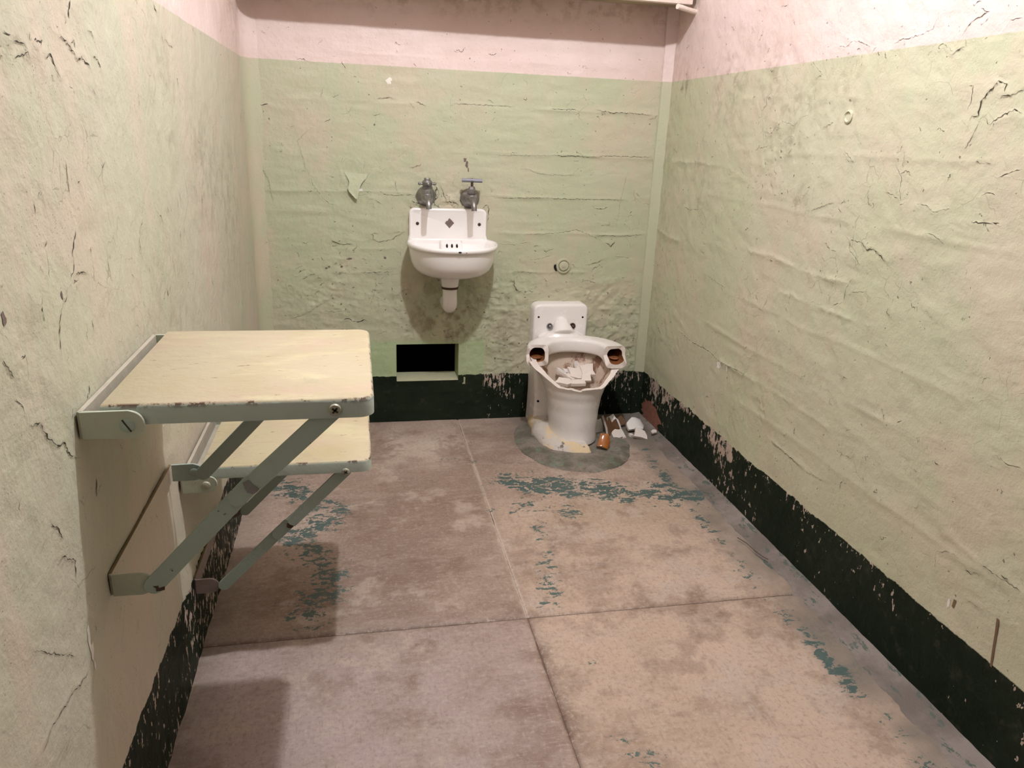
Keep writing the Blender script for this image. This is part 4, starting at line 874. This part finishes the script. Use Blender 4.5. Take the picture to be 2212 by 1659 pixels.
# ------------------------------------------------------------------ the shelf across the back
sh = thing('wall_shelf', 'pale pink board shelf spanning the back wall at the top', 'shelf', (.76, D, 1.58))
bm = bmesh.new(); box(bm, (.006, D - .206, 1.5570), (1.494, D - .182, 1.640), .003, 2); link_bm('front_board', bm, MAT['shelf'], sh, True, 40)
bm = bmesh.new(); box(bm, (.004, D - .186, 1.577), (1.512, D - .001, 1.600), .002, 1); link_bm('shelf_board', bm, MAT['shelf_under'], sh, True, 40)['label'] = 'olive underside board'
bm = bmesh.new(); tube(bm, [(1.440, D - .205, 1.5485), (W + .002, D - .172, 1.5405)], .0085, 16); link_bm('support_rod', bm, MAT['shelf'], sh, True, 50)['label'] = 'round pink rod under the shelf end'

# ------------------------------------------------------------------ the broken toilet
toi = thing('toilet', 'broken white porcelain toilet standing below the back wall', 'toilet', (1.15, 2.6, 0))
CX, CY = 1.157, 2.600
def lerp_tab(tab, z):
    for a, b in zip(tab, tab[1:]):
        if z <= b[0]:
            t = (z - a[0]) / (b[0] - a[0]); t = t * t * (3 - 2 * t) * .5 + t * .5; return [a[i] + (b[i] - a[i]) * t for i in range(1, len(a))]
    return list(tab[-1][1:])
# z, half width, front reach, back reach, centre x
OUT = [(.020, .091, .122, .13, 1.160), (.060, .090, .118, .13, 1.159), (.130, .095, .120, .13, 1.157), (.185, .104, .126, .13, 1.155), (.225, .116, .136, .13, 1.154), (.255, .131, .150, .13, 1.155), (.280, .150, .167, .14, 1.156), (.303, .172, .188, .155, 1.157), (.325, .186, .202, .178, 1.157), (.345, .189, .204, .182, 1.157), (.36, .189, .204, .182, 1.157)]
INN = [(.185, .020, .03, .03, 1.157), (.195, .060, .070, .06, 1.157), (.220, .094, .108, .095, 1.156), (.255, .114, .132, .110, 1.156), (.285, .132, .148, .124, 1.156), (.315, .150, .166, .138, 1.157), (.340, .161, .178, .150, 1.157), (.360, .165, .180, .155, 1.157)]
def plan(tab, th, z):
    a, f, b, cx = lerp_tab(tab, z); s, c = math.sin(th), math.cos(th)      # th = 0 faces the front
    return (cx + a * s, CY - (f if c > 0 else b) * c, z)
NT = 180
BREAK = [(-180, .3250), (-104, .3250), (-96, .318), (-80, .301), (-66, .279), (-50, .251), (-44, .2465), (-22, .2475), (-9, .2405), (-6, .2415), (-4.5, .2480), (10, .2500), (28, .2470), (29.5, .2430), (43, .2445), (56, .2600), (70, .2830), (84, .3080), (94, .3200), (100, .3250), (180, .3250)]
def ztop(th):
    d = math.degrees((th + math.pi) % (2 * math.pi) - math.pi)
    for p, q in zip(BREAK, BREAK[1:]):
        if d <= q[0]: z = p[1] + (q[1] - p[1]) * (d - p[0]) / (q[0] - p[0]); break
    return z + (.0006 * math.sin(th * 27)) * (abs(d) < 100)
bm = bmesh.new(); cols = []
NO, NI = 26, 18
for k in range(NT):
    th = 2 * math.pi * k / NT; zt_ = ztop(th); col = []
    for i in range(NO + 1): col.append(plan(OUT, th, .020 + (zt_ - .020) * (i / NO) ** .85))
    for i in range(NI + 1): col.append(plan(INN, th, zt_ + .0012 * math.sin(th * 13) * (i == 0) - (zt_ - .185) * (i / NI) ** 1.0))
    cols.append([bm.verts.new(p) for p in col])
m_in = NO + 1
for k in range(NT):
    a, b = cols[k], cols[(k + 1) % NT]
    for i in range(len(a) - 1):
        f = bm.faces.new((a[i], b[i], b[i + 1], a[i + 1])); f.material_index = 0 if i < NO else (1 if i == NO else 2); f.smooth = True
bm.faces.new([c[-1] for c in cols]).material_index = 2; bm.faces.new([c[0] for c in cols])
pedestal = link_bm('bowl', bm, MAT['porcelain'], toi, True, 45); pedestal.data.materials.append(MAT['break']); pedestal.data.materials.append(MAT['bowl_inside'])
# the hollow flushing rim, snapped off on both sides
def rim_section(e):
    """ring frame at angle th: outer shell and hollow, in (radial, z) coordinates"""
    o, h = [], []
    n = 26
    for k in range(n):
        a = 2 * math.pi * k / n; c, s = math.cos(a), math.sin(a)
        sg = lambda v, e: math.copysign(abs(v) ** e, v)
        hh = .0285 + .0115 * e; o.append((.0415 * sg(c, .42), hh * sg(s, .45))); h.append((.0290 * sg(c, .75) + .001, (hh - .0130) * sg(s, .75) + .0020))
    return o, h
bm = bmesh.new(); O_, I_ = [], []
TH0, TH1 = math.radians(86), math.radians(360 - 97); NS = 64
for i in range(NS + 1):
    th = TH0 + (TH1 - TH0) * i / NS; tE = min(i, NS - i)
    e_ = max(0, 1 - tE / 14) ** 2; o, h = rim_section(e_); ca, cb = (.1475, .141); p = Vector((CX + ca * math.sin(th), CY - (cb if math.cos(th) < 0 else .165) * math.cos(th), .3465 - .0100 * e_)); nrm = Vector((math.sin(th) / ca, -math.cos(th) / cb, 0)).normalized(); tg = Vector((-nrm.y, nrm.x, 0))
    def at(q, end, k):
        off = Vector((0, 0, 0))
        if end is not None:
            amt = (.008 * math.sin(k * .62 + end * 3) + .004 * math.sin(k * 1.45 + 1)); lowc = (-.030 if end == 0 else -.012) * (q[1] < -.002) * (1 if end == 0 else 1)
            off = tg * ((amt * .55 + lowc) * (1 if end == 0 else -1))
            off = tg * ((amt * .45 - (.030 if q[1] < -.004 and end == 0 else .010 if q[1] < -.004 else 0)) * (1 if end == 0 else -1))
        return p + nrm * q[0] + Vector((0, 0, q[1])) + off
    end = 0 if i == 0 else (1 if i == NS else None)
    O_.append([bm.verts.new(at(q, end, k)) for k, q in enumerate(o)]); I_.append([bm.verts.new(at(q, end, k)) for k, q in enumerate(h)])
n = len(O_[0])
for i in range(NS):
    for k in range(n):
        f = bm.faces.new((O_[i][k], O_[i][(k + 1) % n], O_[i + 1][(k + 1) % n], O_[i + 1][k])); f.material_index = 0
        f = bm.faces.new((I_[i][(k + 1) % n], I_[i][k], I_[i + 1][k], I_[i + 1][(k + 1) % n])); f.material_index = 2
for e in (0, NS):
    for k in range(n): bm.faces.new((O_[e][k], O_[e][(k + 1) % n], I_[e][(k + 1) % n], I_[e][k])).material_index = 1
for f in bm.faces: f.smooth = True
rim = link_bm('flushing_rim', bm, MAT['porcelain'], toi, True, 45); rim.data.materials.append(MAT['break']); rim.data.materials.append(MAT['rust_wet'])
for th, s in ((TH0, 1), (TH1, -1)):
    bm = bmesh.new(); th += s * .17
    c = Vector((CX + .152 * math.sin(th), CY - .15 * math.cos(th), .3450)); 
    ellipsoid(bm, c + Vector((0, 0, -.0215)), (.023, .030, .0075), 16)
    for v in bm.verts: v.co += Vector((0, 0, .004 * float(vnoise(np.array([v.co.x * 160]), np.array([v.co.y * 160]), 3)[0])))
    link_bm('rust_lump', bm, MAT['rust_wet'], rim)
# back plate, column, neck and hinge posts
bm = bmesh.new()
def bplate(ins, y, zb=.26):
    x0, x1, zt = 1.029, 1.2505, .4925; r = max(.026 - ins, .006); p = [(x0 + ins, zb)]
    p += arc(x0 + ins + r, zt - ins - r, r, math.pi, math.pi / 2, 8); p += arc(x1 - ins - r, zt - ins - r, r, math.pi / 2, 0, 8); p += [(x1 - ins, zb)]
    return [(x, y, z) for x, z in p]
ring_mesh(bm, [bplate(0, D + .002), bplate(0, D - .050), bplate(.0020, D - .0560), bplate(.0060, D - .0595), bplate(.0105, D - .0605)], True, True); link_bm('back_plate', bm, MAT['porcelain'], toi, True, 50)
bm = bmesh.new(); rr = []
for z_, xa, xb, yf in ((.0, 1.030, 1.262, 2.705), (.05, 1.032, 1.258, 2.708), (.13, 1.034, 1.252, 2.712), (.19, 1.033, 1.250, 2.726), (.25, 1.033, 1.250, 2.752), (.30, 1.032, 1.250, 2.775), (.345, 1.036, 1.246, 2.785)):
    r = .018; p = [(xa, D + .002)] + [(xa + r - r * math.cos(a * math.pi / 12), yf + r - r * math.sin(a * math.pi / 12)) for a in range(7)] + [(xb - r + r * math.sin(a * math.pi / 12), yf + r - r * math.cos(a * math.pi / 12)) for a in range(7)] + [(xb, D + .002)]
    rr.append([(x, y, z_) for x, y in p])
ring_mesh(bm, rr, True, True); link_bm('rear_column', bm, MAT['porcelain'], toi, True, 50)
bm = bmesh.new(); tube(bm, [(1.142, D - .045, .412), (1.142, D - .066, .408), (1.142, D - .080, .396), (1.142, D - .092, .378)], [.030, .032, .040, .050], 24); ellipsoid(bm, (1.141, D - .068, .408), (.0315, .034, .038), 24); ellipsoid(bm, (1.142, D - .088, .366), (.078, .040, .030), 26); ellipsoid(bm, (1.142, D - .088, .355), (.095, .036, .026), 26); ellipsoid(bm, (1.142, D - .070, .362), (.100, .028, .030), 26)
nk = link_bm('inlet_neck', bm, MAT['porcelain'], toi)
rm = nk.modifiers.new('fuse', 'REMESH'); rm.mode = 'VOXEL'; rm.voxel_size = .004; rm.use_smooth_shade = True; sm = nk.modifiers.new('soften', 'SMOOTH'); sm.iterations = 12; sm.factor = .6
for x, mt in ((1.0955, 'bare_steel'), (1.1890, 'rusty')):
    bm = bmesh.new(); lathe(bm, [(.0118, -.012), (.0122, .000), (.0100, .0018), (.0090, .0015), (.0085, -.004)], (x, D - .064, .4060), (0, -.96, .28), 20, False); b_ = link_bm('seat_bolt', bm, MAT['bare_steel'] if mt == 'bare_steel' else MAT['rusty'], toi)
    bm = bmesh.new(); lathe(bm, [(.0098, -.001), (0, -.001)], (x, D - .064, .4060), (0, -.96, .28), 18, False); link_bm('bolt_hole', bm, MAT['corroded'] if mt == 'bare_steel' else MAT['black'], b_)
    bm = bmesh.new(); lathe(bm, [(.0058, -.003), (.0056, .0015), (.0040, .0026), (0, .0028)], (x + .001, D - .066, .4055), (0, -.96, .28), 14, False); link_bm('bolt_end', bm, MAT['bare_steel'] if mt == 'bare_steel' else MAT['rusty'], b_)
for x, z_ in ((1.0495, .4420), (1.2290, .4400)):
    bm = bmesh.new(); lathe(bm, [(.0042, 0), (.0040, .0007), (0, .0008)], (x, D - .0604, z_), (0, -1, 0), 12, False); link_bm('fixing_hole', bm, MAT['black'], toi)
bm = bmesh.new(); lathe(bm, [(.0050, 0), (.0048, .0012), (0, .0014)], (1.0465, 2.7118, .118), (-.5, -.86, 0), 12, False); link_bm('fixing_hole', bm, MAT['black'], toi)
# the cream-painted mortar collar round the foot, broken away on the right
path = [(1.042, 2.790), (1.038, 2.735), (1.038, 2.680), (1.040, 2.630), (1.047, 2.585), (1.060, 2.540), (1.082, 2.500), (1.118, 2.474), (1.156, 2.464), (1.186, 2.467)]
def catmull(P, m):
    o = []
    for i in range(len(P) - 1):
        p0, p1, p2, p3 = P[max(i - 1, 0)], P[i], P[i + 1], P[min(i + 2, len(P) - 1)]
        for k in range(m):
            t = k / m; o.append(tuple(.5 * (2 * p1[j] + (p2[j] - p0[j]) * t + (2 * p0[j] - 5 * p1[j] + 4 * p2[j] - p3[j]) * t * t + (3 * p1[j] - p0[j] - 3 * p2[j] + p3[j]) * t ** 3) for j in range(2)))
    return o + [P[-1]]
pp = catmull(path, 7); bm = bmesh.new(); rg = []
for i, (x, y) in enumerate(pp):
    a, b = pp[max(i - 1, 0)], pp[min(i + 1, len(pp) - 1)]; d = Vector((b[0] - a[0], b[1] - a[1], 0)).normalized(); nr = Vector((d.y, -d.x, 0)); nr = -nr if nr.dot(Vector((x - 1.157, y - 2.62, 0))) < 0 else nr
    q = float(fbm(np.array([i * .05]), np.array([3.3]), 3, 8, 2)[0]); sm_ = min(1, max(0, (i - 12) / 10)); w = .037 * (1 + .25 * q) * (.55 + .45 * sm_); hh_ = (.056 - .018 * min(1, max(0, (i - 24) / 16))) * (1 + .12 * q)
    e = min(1, i / 3, (len(pp) - 1 - i) / 2 + .35); c = Vector((x, y, 0))
    rg.append([c + nr * (-.045) + Vector((0, 0, .0)), c + nr * (-.045) + Vector((0, 0, hh_ * e)), c + nr * (-.006) + Vector((0, 0, hh_ * e)), c + nr * (w * .45) + Vector((0, 0, hh_ * .80 * e)), c + nr * (w * .85) + Vector((0, 0, hh_ * .45 * e)), c + nr * w + Vector((0, 0, .010)), c + nr * (w - .004) + Vector((0, 0, .003))])
R2 = [[bm.verts.new(p) for p in r] for r in rg]
for a, b in zip(R2, R2[1:]):
    for k in range(6): bm.faces.new((a[k], b[k], b[k + 1], a[k + 1]))
bm.faces.new(R2[0]); bm.faces.new(R2[-1]); link_bm('mortar_collar', bm, MAT['collar'], toi, True, 60)['label'] = 'peeling cream-painted mortar collar'

# ------------------------------------------------------------------ shards
def shard(label, loc, outl, thick, rot, curve=0.0, top='porcelain', group=None, seed=0, under=None, rim_mat='break', name='porcelain_shard'):
    rr = random.Random(seed); bm = bmesh.new(); n = len(outl)
    cx = sum(p[0] for p in outl) / n; cy = sum(p[1] for p in outl) / n; ringsT, ringsB = [], []
    pts = []
    for i in range(n):
        a, b = outl[i], outl[(i + 1) % n]; pts.append(a)
        m = ((a[0] + b[0]) / 2, (a[1] + b[1]) / 2); L = math.hypot(b[0] - a[0], b[1] - a[1]); pts.append((m[0] + rr.uniform(-.10, .10) * L, m[1] + rr.uniform(-.10, .10) * L))
    zf = lambda x, y: curve * ((x - cx) ** 2) - curve * .3 * (y - cy) ** 2
    def ringp(f, z): return [bm.verts.new((cx + (x - cx) * f, cy + (y - cy) * f, z + zf(cx + (x - cx) * f, cy + (y - cy) * f))) for x, y in pts]
    T = [ringp(f, thick / 2 - (.0008 if f == 1 else 0)) for f in (1, .96, .6, .25)]; B = [ringp(f * .985, -thick / 2) for f in (1, .6, .25)]; m_ = len(pts)
    def bridge(a, b, mi):
        for k in range(m_): bm.faces.new((a[k], a[(k + 1) % m_], b[(k + 1) % m_], b[k])).material_index = mi
    for a, b in zip(T, T[1:]): bridge(a, b, 0)
    bm.faces.new(T[-1]).material_index = 0
    for a, b in zip(B, B[1:]): bridge(b, a, 2)
    bm.faces.new(B[-1]).material_index = 2; bridge(B[0], T[0], 1)
    bmesh.ops.rotate(bm, cent=(cx, cy, 0), matrix=Matrix.Rotation(rot[2], 3, 'Z') @ Matrix.Rotation(rot[1], 3, 'Y') @ Matrix.Rotation(rot[0], 3, 'X'), verts=bm.verts)
    bmesh.ops.translate(bm, vec=(-cx, -cy, 0), verts=bm.verts)
    bmesh.ops.recalc_face_normals(bm, faces=bm.faces)
    me = bpy.data.meshes.new(name); bm.to_mesh(me); bm.free(); o = bpy.data.objects.new(name, me); COL.objects.link(o); o.location = loc
    for mm in (top, rim_mat, under or top): me.materials.append(MAT[mm])
    me.polygons.foreach_set('use_smooth', [True] * len(me.polygons))
    try: me.set_sharp_from_angle(angle=math.radians(35))
    except Exception: pass
    ROOTS[o.name] = Vector(loc); return tag(o, label, 'shard', group)
GB = 'broken porcelain heaped in the toilet bowl'; GF = 'broken porcelain on the floor by the toilet'
S_ = .001
def mm(*p): return [(a * S_, b * S_) for a, b in p]
shard('large flat white shard lying centre-front in the heap in the bowl', (1.176, 2.640, .2560), mm((-34, -30), (-6, -40), (30, -36), (36, 4), (20, 40), (6, 18), (-28, 26)), .011, (.42, .10, .15), 0, 'break', GB, 1)
shard('square pale shard leaning on the bowl\'s inner right, beside the rust streaks', (1.218, 2.636, .2640), mm((-26, -34), (24, -38), (30, 30), (-22, 34)), .011, (.38, -.22, -.1), 0, 'break', GB, 2)
shard('small glossy white shard tilted at the left of the heap in the bowl', (1.116, 2.652, .2580), mm((-26, -6), (2, -26), (28, 4), (4, 22), (-18, 18)), .010, (.35, .42, .5), 2, 'porcelain', GB, 3)
shard('thin narrow shard standing up between two flat ones in the bowl', (1.142, 2.615, .2480), mm((-18, -8), (20, -10), (26, 6), (-10, 12)), .009, (.25, .5, -.5), 0, 'break', GB, 4)
shard('speckled shard lying along the broken front edge inside the bowl', (1.108, 2.566, .2440), mm((-34, -14), (16, -22), (42, -8), (24, 18), (-14, 22)), .013, (.30, .05, -.15), 0, 'break', GB, 5)
shard('curved shard standing behind the large flat one in the bowl', (1.200, 2.704, .2640), mm((-22, -16), (22, -22), (26, 14), (4, 26), (-20, 16)), .010, (.75, .30, .4), 8, 'porcelain', GB, 6)
shard('ragged white shard at the back right of the heap in the bowl', (1.240, 2.692, .2640), mm((-16, -20), (18, -16), (22, 16), (-6, 22), (-20, 6)), .010, (.55, -.30, .2), 0, 'break', GB, 7)
shard('triangular shard propped on the heap near the bowl\'s broken front', (1.196, 2.585, .2520), mm((-36, -12), (14, -20), (38, 22), (-8, 18)), .010, (.5, -.15, .25), 0, 'break', GB, 8)
shard('dark-shadowed shard sunk low at the back of the heap in the bowl', (1.158, 2.705, .2440), mm((-24, -16), (20, -18), (26, 16), (-20, 20)), .010, (.3, .1, .3), 0, 'porcelain', GB, 9)
shard('small white shard beneath the triangular one at the bowl\'s front', (1.158, 2.560, .2420), mm((-30, -14), (28, -16), (30, 14), (-24, 16)), .012, (.2, .0, .05), 0, 'break', GB, 10)
# on the floor
shard('large brown-glazed shard propped upright beside the toilet\'s foot', (1.322, 2.620, .0420), mm((-38, -42), (20, -44), (42, -16), (36, 26), (12, 14), (4, 40), (-14, 20), (-34, 46)), .011, (1.05, .12, .55), 6, 'brown_glaze', GF, 11, 'porcelain')
shard('white shard with a ragged foot in front of the brown one on the floor', (1.341, 2.584, .0170), mm((-28, -16), (24, -20), (30, 12), (4, 24), (-20, 15)), .012, (.62, -.2, .35), 0, 'break', GF, 12)
shard('tall curled white shard standing behind the brown one', (1.354, 2.655, .0370), mm((-18, -36), (20, -34), (16, 10), (2, 38), (-20, 30)), .010, (1.15, -.35, -.35), 9, 'porcelain', GF, 13)
shard('brownish shard leaning behind the white ones, on the side away from the toilet', (1.392, 2.700, .0230), mm((-20, -22), (22, -18), (16, 22), (-16, 18)), .010, (.95, -.3, .2), 0, 'brown_glaze', GF, 14)
shard('grey-white shard tucked against the toilet\'s right side', (1.280, 2.640, .0310), mm((-16, -30), (18, -28), (14, 30), (-12, 26)), .011, (1.1, .1, .2), 4, 'porcelain', GF, 15)
shard('rounded cupped shard lying alone nearer the right wall', (1.444, 2.655, .0290), mm((-40, -24), (18, -32), (40, -4), (36, 28), (-6, 34), (-36, 12)), .010, (.45, .10, .2), -7, 'porcelain', GF, 16)
shard('wedge-shaped white shard in front of the cupped one by the right wall', (1.432, 2.574, .0170), mm((-18, -16), (36, -26), (30, 14), (-6, 30)), .013, (.55, .1, -.1), 0, 'break', GF, 17)
shard('tiny white crumb beside the wedge-shaped shard', (1.402, 2.590, .0070), mm((-9, -8), (8, -9), (9, 7), (-6, 9)), .010, (.2, .1, .4), 0, 'break', GF, 18)
shard('lone small white chip on the fillet at the right wall', (1.496, 2.590, .0190), mm((-12, -8), (6, -10), (13, 3), (0, 10), (-11, 6)), .006, (.35, -.1, .3), 0, 'break', GF, 19)
shard('small white crumb on the dark mortar ring right of the toilet', (1.279, 2.535, .0150), mm((-9, -10), (8, -8), (7, 10), (-7, 9)), .008, (.3, .1, .4), 0, 'break', GF, 20)
shard('tiny crumb at the foot of the large brown shard', (1.366, 2.574, .0080), mm((-8, -10), (7, -8), (9, 9), (-7, 8)), .009, (.2, .2, .1), 0, 'break', GF, 22)
shard('curved glossy orange-brown pipe shard on the front right of the collar', (1.250, 2.466, .0400), mm((-22, -30), (18, -32), (26, 2), (12, 28), (-18, 24)), .012, (.80, .30, -.20), -16, 'clay', GF, 21, 'clay', 'clay_edge', 'glazed_pipe_shard')

# ------------------------------------------------------------------ the setting's labels
for nm, lb, ct in (('wall_back', 'far cell wall behind the basin and toilet, pale green under a pink band', 'wall'), ('wall_left', 'cell wall that carries the fold-down table and seat', 'wall'),
                   ('wall_right', 'long bare cell wall opposite the table, with horizontal ridges', 'wall'), ('floor', 'worn concrete floor cast in large slabs with patches of teal paint', 'floor'),
                   ('ceiling', 'painted cell ceiling over the bulb', 'ceiling'), ('trim_1', 'narrow plaster strip in the corner beside the toilet', 'trim'),
                   ('trim_2', 'rounded plaster cove in the corner behind the table', 'trim'), ('trim_3', 'grey cement fillet along the foot of the bare long wall', 'trim')):
    bpy.data.objects[nm]['label'] = lb; bpy.data.objects[nm]['category'] = ct
